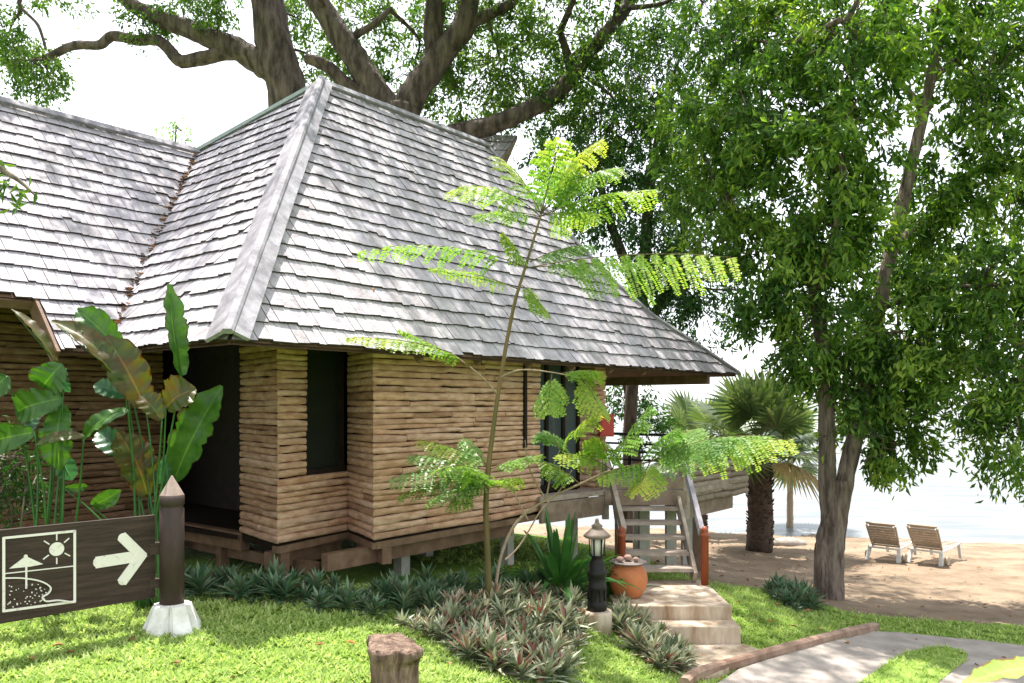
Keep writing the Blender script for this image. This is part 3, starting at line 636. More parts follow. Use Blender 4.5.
for x_ in (1.30, 2.42):
    t = MB(); t.beam(V(x_, 11.13, .1), V(x_, 11.13, .95), .09, .09, V(0, 1, 0)); t.build('upper_post', M['greytimber'], S)
# timber edging along the path
ed = MB(); ep = [hit(*p) for p in [(684, 690), (700, 679), (750, 664), (800, 650), (845, 638), (875, 631)]]
pts = catmull([(p.x, p.y, p.z + .05) for p in ep], 4); b_ = len(ed.v)
for i in range(len(pts) - 1):
    ed.beam(pts[i], Vector(pts[i + 1]) + (Vector(pts[i + 1]) - Vector(pts[i])) * .02, .10, .11, rnd=.5, bev=.02)
tag(ed.build('path_edging', M['edging']), 'weathered timber edging beam between the grass bank and the concrete path', 'edging')

# ------------------------------------------------------------------ sign
SG = thing('direction_sign', 'dark wooden beach sign with white arrow and umbrella picture on a pointed post', 'sign', (-2.55, 6, 0))
sp = MB(); c = W(172, 632, 6.0); cx_, cy_ = c.x, c.y
sp.lathe([(.088, .10), (.086, .92), (.079, .925), (.079, .94), (.088, .945), (.088, 1.02)], (cx_, cy_, 0), 20); sp.build('post', M['postwood'], SG)
sp = MB(); sp.lathe([(.089, 1.02), (.004, 1.165)], (cx_, cy_, 0), 8, False); sp.build('post_tip', M['posttip'], SG)
sp = MB(); sp.lathe([(.12, .0), (.115, .03), (.10, .20)], (cx_, cy_, 0), 20)
for k in range(6):
    a_ = k * math.pi / 3 + .25; d_ = V(math.cos(a_), math.sin(a_), 0); t_ = V(-d_.y, d_.x, 0); o_ = V(cx_, cy_, 0)
    poly = [(.08, -.05, .21), (.13, -.05, .20), (.225, -.075, -.03), (.08, -.075, -.03)]
    A_ = [o_ + d_ * r_ + t_ * w_ + ZD * z_ for r_, w_, z_ in poly]; B_ = [o_ + d_ * r_ - t_ * w_ + ZD * z_ for r_, w_, z_ in poly]
    sp.add(A_ + B_, [(0, 1, 2, 3), (7, 6, 5, 4), (0, 4, 5, 1), (1, 5, 6, 2), (2, 6, 7, 3), (3, 7, 4, 0)])
sp.build('post_foot', M['white'], SG)
b1 = W(155, 515, 5.98); b0 = W(-60, 536, 5.02); ztop = (b1.z); zbot = .255
bdir = V(b1.x - b0.x, b1.y - b0.y, 0).normalized(); bn = V(bdir.y, -bdir.x, 0)
bd = MB()
hh = [(.0, zbot, zbot + .205), (.0, zbot + .2055, zbot + .41), (0, zbot + .4105, ztop)]
for k, (o_, za, zb_) in enumerate(hh):
    bd.beam(V(b0.x, b0.y, (za + zb_) / 2) - bn * .02, V(b1.x, b1.y, (za + zb_) / 2) - bn * .02, .04, zb_ - za, rnd=k * .5)
bdo = bd.build('board', M['signwood'], SG)
br = MB(); br.beam(V(b1.x, b1.y, .62) - bn * .02 - bdir * .03, V(cx_ - .08, cy_, .62), .05, .09); br.build('bracket', M['signwood'], SG); br = MB(); br.beam(V(b1.x, b1.y, .36) - bn * .02 - bdir * .03, V(cx_ - .08, cy_, .36), .05, .07); br.build('bracket', M['signwood'], SG)
def onboard(px, py):
    d = Vector(((px - CX) / F, 1, (HY - py) / F)); o = Vector((0, 0, CZ)); t = (V(b1.x, b1.y, 0) - o).dot(bn) / d.dot(bn); return o + d * t
pm = MB()
def stroke(mb, pts, wd, h=.006):
    P3 = [onboard(*p) if not isinstance(p, Vector) else p for p in pts]
    for i in range(len(P3) - 1):
        d_ = (P3[i + 1] - P3[i]).normalized(); s_ = bn.cross(d_) * wd / 2; e_ = d_ * wd * .3
        q_ = [P3[i] - e_ - s_, P3[i + 1] + e_ - s_, P3[i + 1] + e_ + s_, P3[i] - e_ + s_]
        hh_ = h + i * .0004
        mb.prism([p + bn * .001 for p in q_], bn * hh_)
def disc(mb, c3, r, n=18, h=.006):
    x_, y_ = bdir, ZD; q_ = [c3 + x_ * math.cos(2 * math.pi * k / n) * r + y_ * math.sin(2 * math.pi * k / n) * r + bn * .001 for k in range(n)]
    mb.prism(q_, bn * h)
stroke(pm, [(3.5, 538), (74.5, 531)], .016); stroke(pm, [(74.5, 531), (74.5, 601.5)], .0165); stroke(pm, [(74.5, 601.5), (3.5, 611)], .016, .0064); stroke(pm, [(3.5, 611), (3.5, 538)], .0165, .0068)
stroke(pm, [(5, 573.5), (73, 566)], .007)
disc(pm, onboard(56.5, 549), .047)
for a_ in (90, 40, 140, 270, 325, 215):
    c3 = onboard(56.5, 549); d_ = bdir * math.cos(math.radians(a_)) + ZD * math.sin(math.radians(a_)); stroke(pm, [c3 + d_ * .062, c3 + d_ * .10], .008)
pm.prism([onboard(*p) + bn * .001 for p in ((9, 568.5), (25.5, 556), (43, 564), (30, 566.5))], bn * .006); disc(pm, onboard(25.5, 556.2), .012, 10, .007)
stroke(pm, [(26, 566), (26, 588)], .011, .0075)
stroke(pm, catmull([(5, 578), (22, 578), (40, 581), (50, 587), (48, 593), (42, 597), (46, 601), (58, 600), (73, 602)], 4), .009, .007)
for i in range(60):
    x_ = random.uniform(7, 46); y_ = random.uniform(584, 608)
    if y_ < 609 - x_ * .13: disc(pm, onboard(x_, y_), random.uniform(.0028, .005), 6, .004)
pm.build('beach_pictogram', M['signpaint'], bdo)
am = MB(); stroke(am, [(99, 562), (138, 556)], .082, .006); stroke(am, [(123, 538), (141, 555.5)], .072, .0085); stroke(am, [(141, 555.5), (123, 580)], .072, .011)
for p_, r_ in (((99, 562), .041), ((123, 538), .036), ((123, 580), .036)): disc(am, onboard(*p_), r_, 16, .004)
am.build('arrow', M['signpaint'], bdo)

# ------------------------------------------------------------------ lantern, pot, red box, stump, stone
LP = hit(597, 629); LX, LY, LZ = LP.x, LP.y, LP.z; k8 = LY / F
lt = thing('garden_lantern', 'black carved garden lantern post with conical brown roof on a concrete plinth', 'lantern', (LX, LY, LZ))
def zpx(py): return CZ + (HY - py) * k8
m = MB(); m.lathe([(r_ * k8, zpx(y_)) for r_, y_ in ((15, 634), (15, 613), (14, 610))], (LX, LY, 0), 20); m.build('plinth', M['stepstone'], lt)
m = MB(); m.lathe([(r_ * k8, zpx(y_)) for r_, y_ in ((9, 610), (10, 609), (10, 603), (9, 601), (8.5, 590), (9.5, 588), (9.5, 585), (8.5, 584), (9, 576), (10, 574), (10, 571), (8, 569), (7.5, 563), (6, 560), (5, 557), (8, 555))], (LX, LY, 0), 20)
for k in range(10):
    a_ = k * math.pi / 5; m.beam(V(LX + math.cos(a_) * 8.8 * k8, LY + math.sin(a_) * 8.8 * k8, zpx(600)), V(LX + math.cos(a_) * 8.8 * k8, LY + math.sin(a_) * 8.8 * k8, zpx(589)), .02, .02, V(math.cos(a_), math.sin(a_), 0))
for k in range(6):
    a_ = k * math.pi / 3; m.beam(V(LX + math.cos(a_) * 7 * k8, LY + math.sin(a_) * 7 * k8, zpx(556)), V(LX + math.cos(a_) * 8 * k8, LY + math.sin(a_) * 8 * k8, zpx(536)), .012, .012, V(math.cos(a_), math.sin(a_), 0))
m.build('post', M['iron'], lt)
m = MB(); m.lathe([(5.5 * k8, zpx(555)), (6.8 * k8, zpx(537))], (LX, LY, 0), 12); m.build('lamp_glass', M['lampglass'], lt)
m = MB(); m.lathe([(r_ * k8, zpx(y_)) for r_, y_ in ((12, 537.5), (14, 536), (12, 533.5), (6, 528.5), (4.5, 527), (6, 526), (2.5, 523), (1.8, 521), (2.2, 520), (.5, 518))], (LX, LY, 0), 16); m.build('lamp_roof', M['lamproof'], lt)

pt = thing('water_pot', 'round orange terracotta pot with a dark slate lid beside the wooden stairs', 'pot', (1.355, 9.35, -.55))
m = MB(); m.lathe([(.12, 0), (.16, .02), (.205, .10), (.228, .19), (.225, .26), (.195, .33), (.16, .36), (.165, .385), (.15, .385)], (1.355, 9.35, -.55), 32); m.build('body', M['terracotta'], pt)
m = MB(); m.lathe([(.10, .384), (.205, .392), (.22, .41), (.21, .415), (.12, .41)], (1.355, 9.35, -.55), 24); m.build('lid', M['slate'], pt)
def rock(name, c, r, m_, label, cat, group=None, sq=(1, 1, .75)):
    q_ = MB(); prof = []
    for i in range(7):
        a_ = -math.pi / 2 + math.pi * i / 6; prof.append((max(.002, r * math.cos(a_)), r * sq[2] * math.sin(a_)))
    q_.lathe(prof, c, 10)
    q_.v = [(c[0] + (x - c[0]) * random.uniform(.85, 1.15) * sq[0], c[1] + (y - c[1]) * random.uniform(.85, 1.15) * sq[1], z) for x, y, z in q_.v]
    o = q_.build(name, m_); tag(o, label, cat, group); return o
for dx_, dy_, r_, l_ in ((-.10, -.05, .045, 'round pinkish stone at the left edge of the terracotta pot lid'), (.0, .02, .05, 'largest brown stone in the middle of the terracotta pot lid'), (.09, -.03, .038, 'small brown stone at the right of the terracotta pot lid')):
    rock('lid_stone', (1.355 + dx_, 9.35 + dy_, -.55 + .415 + r_ * .7), r_, M['pebble'], l_, 'stone', 'stones on the pot lid')
q_ = MB(); xb = W(605, 426, 11.25); q_.box((xb.x + .02, xb.y, xb.z), (.19, .17, .29)); q_.box((xb.x + .02, xb.y - .09, xb.z), (.15, .02, .24)); q_.box((xb.x + .02, xb.y, xb.z + .155), (.21, .19, .02))
xo = q_.build('red_box', M['red']); tag(xo, 'red metal box fixed to the log column under the eave', 'box')
# stump
sb = hit(392, 686); q_ = MB(); kk = sb.y / F
prof = [(22, -6), (22, 4), (22, 12), (22.5, 20), (23.5, 27), (24.5, 32), (26, 37), (26, 41), (24, 43)]
q_.lathe([(r_ * kk, z_ * kk) for r_, z_ in prof], tuple(sb), 40)
q_.v = [(sb.x + (x - sb.x) * (1 + .14 * math.sin(3 * math.atan2(y - sb.y, x - sb.x) + 1) + random.uniform(-.05, .05) + .07 * math.sin(9 * math.atan2(y - sb.y, x - sb.x) + z * 3)), sb.y + (y - sb.y) * (1 + .1 * math.sin(2 * math.atan2(y - sb.y, x - sb.x))), z + (z > sb.z + .2) * (.012 * math.sin(30 * (x - sb.x)) + random.uniform(-.006, .006) - .16 * (x - sb.x) - .10 * (sb.y - y))) for x, y, z in q_.v]
tag(q_.build('tree_stump', M['stump']), 'weathered sawn tree stump standing in the lawn near the camera', 'stump')
s0 = hit(787, 545); rock('flat_stone', (s0.x, s0.y, s0.z + .02), .42, M['stone'], 'flat grey stone slab lying on the sand beside the palm', 'stone', None, (1.1, .6, .4))

# ------------------------------------------------------------------ sun loungers
def lounger(px, py, rz, label, first=None):
    g = hit(px, py)
    if first is None:
        t = thing('sun_lounger', label, 'sun lounger', (0, 0, 0), 'sun loungers on the beach')
        m = MB()
        for s_ in (-1, 1):
            m.tube(catmull([(s_ * .31, -.05, .30), (s_ * .31, .7, .31), (s_ * .31, 1.25, .36), (s_ * .30, 1.38, .33)], 4), [.026] * 13, 8)
        for y_ in (-.05, .6, 1.3): m.beam((-.31, y_, .30 + .03 * (y_ > 1)), (.31, y_, .30 + .03 * (y_ > 1)), .05, .035)
        m.build('frame', M['frame_white'], t)
        for s_ in (-1, 1):
            q_ = MB(); q_.beam((s_ * .31, .03, .31), (s_ * .34, -.10, 0), .055, .075, V(1, 0, 0)); q_.build('leg', M['frame_white'], t)
            q_ = MB(); q_.beam((s_ * .30, 1.2, .33), (s_ * .31, 1.3, 0), .05, .06, V(1, 0, 0)); q_.build('leg', M['frame_white'], t)
        for s_ in (-1, 1):
            q_ = MB(); q_.tube([(s_ * .37, .12, .1), (s_ * .43, .12, .1)], [.10, .10], 14); q_.build('wheel', M['slat'], t)
        m = MB()
        for k in range(9): m.box((0, .18 + k * .125, .335 + .012 * max(0, k - 5)), (.58, .10, .018))
        m.build('seat_slats', M['slat'], t)
        b0_ = V(0, .12, .34); dirb = V(0, -.62, .78).normalized(); nb_ = V(0, .78, .62).normalized()
        m = MB(); X3 = Matrix((V(1, 0, 0), dirb, V(1, 0, 0).cross(dirb))).transposed()
        for k in range(9):
            wv = .54 + .03 * k / 8 - (.06 if k == 8 else 0); m.box(b0_ + dirb * (.05 + k * .072) + nb_ * (.03 * ((k - 4) / 4) ** 2 - .0), (wv, .063, .016), X3)
        bo = m.build('backrest', M['slat'], t)
        m = MB()
        for s_ in (-1, 1): m.beam(b0_ + V(s_ * .29, 0, 0), b0_ + dirb * .62 + V(s_ * .31, 0, 0) + nb_ * .03, .035, .04, nb_)
        m.beam(b0_ - V(.3, 0, 0) + dirb * .02, b0_ + V(.3, 0, 0) + dirb * .02, .05, .05, nb_)
        m.beam(b0_ - V(.31, 0, 0) + dirb * .66 + nb_ * .03, b0_ + V(.31, 0, 0) + dirb * .66 + nb_ * .03, .05, .02, nb_)
        m.build('backrest_frame', M['slat'], bo)
    else:
        t = first.copy(); COL.objects.link(t); t['label'] = label
        for ch in first.children:
            c_ = ch.copy(); COL.objects.link(c_); c_.parent = t
            for gch in ch.children:
                d_ = gch.copy(); COL.objects.link(d_); d_.parent = c_
    t.location = g; t.rotation_euler = (0, 0, rz); t.scale = (.93, .93, .93); return t
l1 = lounger(884, 561, math.radians(-42), 'left sun lounger of the pair on the sand, brown slatted back and white frame')
l2 = lounger(926, 564, math.radians(-46), 'right sun lounger of the pair on the sand, brown slatted back and white frame', l1)
for ch in l1.children_recursive: pass

# ------------------------------------------------------------------ trees
def make_tree(name, label, base, limbs, blobs, bark, leafm, leafL=(.09, .14), leafW=.34, per=22, group=None, cat='tree', droop=.55, spread=.32, twig=True, up=.0, dens=1.0):
    """limbs: list of (points, r0, r1); blobs: (center, radii, clusters); one trunk mesh (with limbs) and one crown mesh"""
    t = thing(name, label, cat, base, group)
    tm = MB(); nodes = []
    for pts, r0, r1 in limbs:
        pp = catmull([tuple(p) for p in pts], 6); m_ = len(pp)
        tm.tube(pp, [r0 + (r1 - r0) * (i / (m_ - 1)) ** .8 for i in range(m_)], 16 if r0 > .08 else 7, .15)
        nodes += pp[m_ // 4:]
    nodes = np.array(nodes); PB = []; PD = []; PS = []; CR = []
    for c, r, ncl in blobs:
        ncl = max(1, int(ncl * dens)); c = np.array(c); r = np.array(r)
        j = np.argmin(((nodes - c) ** 2).sum(1)); a_ = Vector(nodes[j]); b_ = Vector(c)
        if twig:
            md = a_.lerp(b_, .5) + Vector(RNG.normal(0, .12, 3)); L_ = (a_ - b_).length; rr = min(.02 + .018 * L_, .07)
            tm.tube(catmull([tuple(a_), tuple(md), tuple(b_)], 4), list(np.linspace(rr, rr * .35, 9)), 6, .08)
        dv = norm(RNG.normal(size=(ncl, 3))); rad = RNG.random(ncl) ** .42
        cc = c + dv * rad[:, None] * r
        for k in range(ncl):
            o_ = norm(cc[k] - c + RNG.normal(0, .25, 3) * r + np.array([0, 0, up]))
            if twig and k % 2 == 0:
                st_ = c + (cc[k] - c) * .35; tm.tube([tuple(st_), tuple((st_ + cc[k]) / 2 + RNG.normal(0, .06, 3)), tuple(cc[k])], [.014, .010, .005], 4, 0, False)
            n_ = int(per * RNG.uniform(.5, 1.5)); s_ = spread * RNG.uniform(.6, 1.3)
            tt = RNG.uniform(-.2, 1, n_)[:, None]
            ax = norm(o_ + np.array([0, 0, -droop]))
            base_ = cc[k] + ax * tt * s_ + RNG.normal(0, s_ * .28, (n_, 3))
            dr_ = norm(ax * .6 + RNG.normal(0, .75, (n_, 3)) + np.array([0, 0, -droop]))
            CR.append(np.full(n_, RNG.normal(0, .17))); PB.append(base_); PD.append(dr_); PS.append(RNG.normal(size=(n_, 3)))
    PB = np.concatenate(PB); PD = np.concatenate(PD); PS = np.concatenate(PS)
    Ls = RNG.uniform(*leafL, len(PB))
    tm.build('trunk', bark, t)
    rn = np.clip(RNG.normal(.45, .2, len(PB)) + np.concatenate(CR), 0, 1)
    quads_obj('crown', leaf_quads(PB, PD, PS, Ls, Ls * leafW), leafm, t, rn)
    return t

# right shade tree with twin stems
tb = hit(828, 597); D = 12.0
def T(px, py, d=D): return W(px, py, d)
limbs = [([tb + V(0, 0, -.15), T(829, 560), T(834, 520), T(838, 480)], .24, .17),
         ([T(830, 555), T(831, 520), T(827, 470), T(827, 410), T(822, 340), T(812, 280), T(795, 240, 11.6)], .16, .08),
         ([T(830, 565), T(838, 515), T(852, 450), T(868, 375), T(878, 310), T(893, 245), T(908, 180), T(924, 110), T(938, 40), T(945, -40)], .155, .06),
         ([T(812, 285), T(780, 250, 12.6), T(740, 215, 13)], .07, .03), ([T(818, 290), T(835, 230, 11.4), T(845, 150, 11)], .07, .03),
         ([T(893, 245), T(950, 200, 12.8), T(1010, 170, 13.2)], .07, .03), ([T(878, 310), T(930, 290, 11.4), T(1000, 285, 10.9)], .06, .025), ([T(870, 360), T(900, 340, 12.6), T(930, 370, 12.9)], .05, .02),
         ([T(924, 110), T(880, 60, 11.5), T(840, 20, 11)], .06, .03), ([T(930, 80), T(985, 40, 12.5), T(1040, 10, 13)], .06, .03)]
base_foot = MB()
B = []
def blob(px, py, d, rx, rz, n, ry=None): B.append((tuple(W(px, py, d)), (rx * d / F, (ry or rx) * d / F, rz * d / F), n))
for a_ in [(815, 335, 11.8, 46, 48, 32), (848, 392, 11.8, 34, 40, 22), (890, 395, 12.2, 46, 48, 32), (893, 440, 12.4, 30, 34, 15), (860, 340, 12.8, 60, 50, 34), (790, 245, 12.2, 60, 60, 44), (735, 215, 13.0, 62, 60, 44),
           (700, 140, 13.4, 62, 62, 46), (760, 120, 12.0, 70, 70, 60), (835, 140, 11.0, 65, 65, 56), (840, 230, 11.6, 55, 55, 38), (845, 40, 11.0, 70, 55, 52), (750, 40, 12.4, 75, 55, 56), (910, 330, 11.6, 60, 60, 48), (945, 360, 12.4, 40, 36, 22),
           (975, 290, 11.0, 55, 55, 46), (950, 210, 12.4, 50, 60, 40), (1010, 180, 12.6, 60, 65, 50), (985, 90, 12.0, 55, 65, 48), (1030, 40, 12.6, 60, 60, 40), (930, 10, 11.6, 70, 40, 34), (860, -60, 11.4, 120, 50, 40), (1000, -60, 12.0, 100, 50, 36), (895, 260, 13.4, 60, 50, 36),
           (770, 300, 11.9, 30, 40, 16), (882, 450, 11.8, 18, 20, 6)]: blob(*a_)
make_tree('shade_tree', 'leafy twin stemmed shade tree on the grass bank at the edge of the sand', tb, limbs, B, M['bark'], M['leaf'], (.11, .18), .35, 50, dens=1.2)
# off-frame neighbour whose drooping branches enter at the right edge
B = []
for a_ in [(1000, 400, 10.4, 40, 50, 36), (1020, 440, 10.2, 42, 45, 34), (975, 420, 10.6, 24, 32, 14), (1015, 330, 10.4, 50, 45, 36), (1100, 300, 10, 90, 90, 60), (1180, 400, 9.5, 80, 80, 50), (1150, 180, 10, 110, 90, 50), (1300, 250, 9, 130, 130, 60), (1350, 420, 9, 90, 90, 50), (1300, 80, 9, 150, 100, 40)]: blob(*a_)
nb = V(8.6, 9.0, gz(8.6, 9.0))
make_tree('shade_tree', 'drooping branch of a shade tree hanging in from the right edge above the sea', nb, [([nb + V(0, 0, -.1), V(8.6, 9.1, 1.5), V(8.4, 9.3, 3.5), V(8.2, 9.3, 6)], .28, .1), ([V(8.5, 9.2, 2.6), V(7.6, 9.8, 3.0), V(6.7, 10.3, 2.6)], .1, .03), ([V(8.4, 9.3, 3.5), V(9.5, 8.6, 4.2), V(10, 8, 5)], .1, .04)],
          B, M['bark'], M['leaf'], (.10, .15), .32, 36)
# big old trees behind the bungalow
ba = W(312, 420, 18); ba.z = gz(ba.x, ba.y)
def Q_(px, py, d=18): return W(px, py, d)
limbsA = [([ba + V(0, 0, -.2), Q_(308, 250), Q_(300, 150), Q_(285, 85), Q_(274, 40), Q_(266, -10), Q_(262, -80)], .56, .32),
          ([Q_(280, 78), Q_(256, 60), Q_(230, 46), Q_(200, 34), Q_(170, 22), Q_(148, 14), Q_(122, -4), Q_(100, -30)], .30, .13),
          ([Q_(240, 52), Q_(215, 55), Q_(192, 61), Q_(178, 60), Q_(168, 48), Q_(155, 40), Q_(135, 40), Q_(112, 36), Q_(100, 45), Q_(78, 45), Q_(58, 52), Q_(44, 60)], .17, .08)]
B = []
for a_ in [(20, 60, 18, 34, 32, 42), (50, 78, 18, 22, 14, 14), (8, 35, 18.4, 30, 25, 24), (150, 20, 18, 22, 10, 8), (180, 4, 18, 45, 14, 22), (210, 8, 17.6, 26, 16, 16), (143, 30, 18, 9, 6, 4), (300, 20, 18.8, 34, 30, 26), (318, 60, 19, 26, 26, 16), (260, -60, 18, 120, 40, 70), (120, -70, 18, 120, 40, 60), (5, -30, 18, 80, 40, 40)]: blob(*a_)
limbsA.append(([Q_(122, -4), Q_(60, -30), Q_(20, 0), Q_(38, 25), Q_(46, 50)], .06, .03))
make_tree('old_tree', 'old brown tree with thick trunk and long crooked bare limb reaching left above the roof', ba, limbsA, B, M['barkdark'], M['leaf_rain'], (.09, .15), .42, 40, 'old trees behind the bungalow')
bb_ = W(398, 420, 16.5); bb_.z = gz(bb_.x, bb_.y)
def Q2(px, py, d=16.5): return W(px, py, d)
limbsB = [([bb_ + V(0, 0, -.2), Q2(398, 250), Q2(398, 150), Q2(400, 108)], .6, .42), ([Q2(396, 120), Q2(372, 84), Q2(348, 48), Q2(330, 20), Q2(312, -10), Q2(300, -60)], .30, .19), ([Q2(398, 112), Q2(352, 88), Q2(326, 66), Q2(306, 58)], .18, .10),
          ([Q2(402, 118), Q2(420, 84), Q2(442, 54), Q2(464, 24), Q2(470, -20), Q2(480, -70)], .31, .20), ([Q2(424, 84), Q2(433, 55), Q2(434, 30), Q2(436, -20)], .20, .20), ([Q2(462, 26), Q2(490, 14), Q2(512, 2), Q2(530, -20)], .14, .08), ([Q2(344, 46), Q2(358, 34), Q2(374, 24), Q2(392, 8)], .1, .05),
          ([Q2(404, 150), Q2(450, 136), Q2(500, 122), Q2(548, 100), Q2(572, 76), Q2(596, 44), Q2(622, 14), Q2(640, -20)], .23, .11), ([Q2(572, 76), Q2(566, 50), Q2(560, 32)], .12, .06)]
B = []
for a_ in [(370, 20, 17.5, 60, 40, 50), (415, 60, 18, 50, 50, 50), (460, 95, 17.6, 45, 40, 40), (500, 60, 17.4, 55, 50, 46), (480, 20, 17, 60, 30, 30), (530, 105, 17.4, 50, 40, 50), (545, 30, 17.0, 60, 50, 50), (600, 40, 16.5, 60, 55, 60), (620, 110, 16.6, 65, 55, 70), (360, 75, 18, 34, 34, 20), (400, 125, 18, 34, 26, 24), (440, -50, 16, 160, 40, 90), (600, -50, 16, 120, 40, 70)]: blob(*a_)
B += [((-3.4, 12.6, 10.2), (2.0, 1.8, .9), 60), ((-.6, 13.0, 10.6), (2.0, 1.8, .9), 60), ((1.6, 13.6, 10.0), (1.8, 1.8, .9), 56), ((-2.0, 12.0, 10.4), (1.8, 1.0, .8), 34), ((.8, 12.4, 10.2), (1.6, 1.0, .8), 30), ((3.2, 14.6, 9.4), (1.6, 1.6, .9), 40), ((-6.0, 12.4, 10.2), (2.0, 1.4, .9), 70), ((-7.6, 11.6, 10.4), (1.6, 1.2, .8), 44), ((-4.6, 11.4, 10.2), (1.5, 1.0, .8), 40), ((-1.2, 11.3, 10.2), (1.9, 1.0, .8), 40), ((1.4, 12.0, 9.9), (1.7, 1.0, .8), 36), ((3.2, 13.2, 9.6), (1.5, 1.0, .8), 28)]
make_tree('old_tree', 'old forked tree with several thick brown limbs rising right behind the roof ridge', bb_, limbsB, B, M['barkdark'], M['leaf_rain'], (.09, .15), .42, 40, 'old trees behind the bungalow')
# dense dark tree between
bc = V(2.6, 18.2, gz(2.6, 18.2)); B = []
for a_ in [(600, 150, 17, 60, 55, 70), (640, 200, 17.4, 65, 60, 80), (690, 250, 17.2, 55, 65, 70), (655, 270, 17.4, 50, 50, 56), (700, 310, 17.4, 40, 36, 34), (660, 90, 17.2, 80, 70, 90), (590, 200, 17.6, 45, 50, 46), (715, 150, 18, 60, 70, 60), (690, 30, 17.4, 80, 60, 70), (635, 315, 17.8, 40, 26, 24), (740, 290, 17.8, 18, 30, 10), (560, 150, 18, 34, 40, 30)]: blob(*a_)
make_tree('dense_tree', 'dense dark green tree beyond the right end of the roof', bc, [([bc + V(0, 0, -.1), V(2.7, 18.2, 1.5), V(2.9, 18, 4), V(3.1, 17.8, 7)], .16, .12), ([V(2.8, 18.1, 3), V(3.6, 17.6, 4.6), V(3.8, 17.4, 6)], .14, .06), ([V(2.9, 18, 4), V(2.2, 17.6, 5.6), V(1.8, 17.4, 7)], .14, .06)], B, M['barkdark'], M['leaf_back'], (.10, .16), .34, 40)
# thin shoreline tree seen under the eave
be = W(640, 440, 19.5); be.z = gz(be.x, be.y); B = []
for a_ in [(625, 395, 19.5, 26, 22, 22), (645, 415, 19.5, 20, 20, 16), (612, 375, 19.6, 24, 18, 16), (632, 440, 19.4, 16, 14, 8), (662, 428, 19.6, 14, 14, 7)]: blob(*a_)
make_tree('shore_tree', 'thin dark tree by the water seen under the eave beyond the deck', be, [([be + V(0, 0, -.1), W(636, 440, 19.5), W(628, 400, 19.5), W(622, 370, 19.5)], .12, .05)], B, M['barkdark'], M['leaf_back'], (.10, .16), .36, 26)
# pale far tree top over the wing ridge
bf = V(-11.5, 26, gz(-11.5, 26)); B = []
for a_ in [(176, 128, 26, 14, 12, 10), (168, 140, 26, 12, 10, 6), (185, 142, 26, 8, 8, 4)]: blob(*a_)
make_tree('slender_tree', 'slender pale tree top rising far behind the roof valley', bf, [([bf, W(176, 300, 26), W(174, 200, 26), W(176, 125, 26)], .09, .02)], B, M['bark'], M['leaf_var'], (.10, .15), .36, 16)
# overhead tree left of the frame, with a twig hanging into view
bg_ = V(-7.2, 5.2, gz(-7.2, 5.2)); B = []
make_tree('garden_tree', 'leafy twig of a garden tree hanging in from the left edge before the wing roof', bg_, [([bg_, V(-7, 5.3, 2), V(-6, 5.4, 3.6), W(-60, 150, 5.4), W(5, 172, 5.4), W(36, 196, 5.4)], .09, .004), ([V(-7, 5.3, 2), V(-7.2, 5.2, 4)], .06, .02)],
          [(tuple(W(6, 180, 5.4)), (.05, .05, .05), 3), (tuple(W(28, 192, 5.4)), (.06, .05, .05), 2), (tuple(W(-40, 150, 5.4)), (.25, .25, .2), 10), ((-7.2, 5.2, 4.2), (.7, .7, .6), 30)], M['bark'], M['leaf'], (.09, .13), .26, 5, None, 'tree', .5, .14, False)

# ------------------------------------------------------------------ palms
def palm(label, px, py, htop, rad, nf, R_, tilt0, lean=0.0, dry=3, group='fan palms by the shore'):
    b = hit(px, py); t = thing('fan_palm', label, 'palm', b, group)
    top = V(b.x + lean, b.y, htop); m = MB(); n_ = 14
    pts = [b.lerp(top, i / n_) + V(random.uniform(-.01, .01), 0, 0) for i in range(n_ + 1)]
    m.tube(pts, [rad * (1.12 - .25 * i / n_) for i in range(n_ + 1)], 12, .08)
    if rad > .12:
        for i in range(170):
            s_ = random.random(); a_ = random.uniform(0, 6.28); c_ = b.lerp(top, s_); d_ = V(math.cos(a_), math.sin(a_), 0); o_ = c_ + d_ * rad * .8
            m.beam(o_, o_ + d_ * .09 + ZD * random.uniform(.06, .16), .07, .02, d_ + ZD * .2)
    m.build('trunk', M['palmbark'] if rad > .12 else M['drystem'], t)
    Q = []; RN = []; QD = []; st = MB()
    for f in range(nf):
        a_ = f * 2.399 + random.uniform(-.2, .2); el = math.radians(tilt0 - 118 * ((f + .5) / nf) ** 1.1 + random.uniform(-8, 8)); el = max(el, math.radians(-38))
        d_ = V(math.cos(a_) * math.cos(el), math.sin(a_) * math.cos(el), math.sin(el)); pl = R_ * random.uniform(.55, .75)
        hub = top + d_ * pl - ZD * .12 * pl * math.cos(el); st.tube([top, top.lerp(hub, .5) + ZD * .05, hub], [.022, .016, .011], 5)
        sd = d_.cross(ZD).normalized(); nn = sd.cross(d_); dr_ = f >= nf - dry
        nl = 30; Rb = R_ * random.uniform(.72, .95)
        for k in range(nl):
            an = math.radians(-125 + 250 * k / (nl - 1)); dl = d_ * math.cos(an) + sd * math.sin(an); dl = (dl + nn * .16 - ZD * (.10 + .25 * dr_)).normalized(); L_ = Rb * (.62 + .38 * math.cos(an * .55)) * random.uniform(.93, 1.05)
            w_ = (nn.cross(dl)).normalized() * Rb * .042; mid_ = hub + dl * L_ * .55; tip = hub + dl * L_ - ZD * L_ * (.14 + .2 * dr_)
            q1 = [hub, mid_ - w_ + nn * .01, tip, mid_ + w_ - nn * .012 * (k % 2)]
            (QD if dr_ else Q).append([tuple(p) for p in q1])
            if not dr_: RN.append(min(1, max(0, .45 + .3 * math.sin(k * 2.1) + random.uniform(-.25, .25))))
    st.build('leaf_stalks', M['strap'], t)
    quads_obj('fronds', np.array(Q), M['fan'], t, RN)
    if QD: quads_obj('dry_fronds', np.array(QD), M['fan_dry'], t)
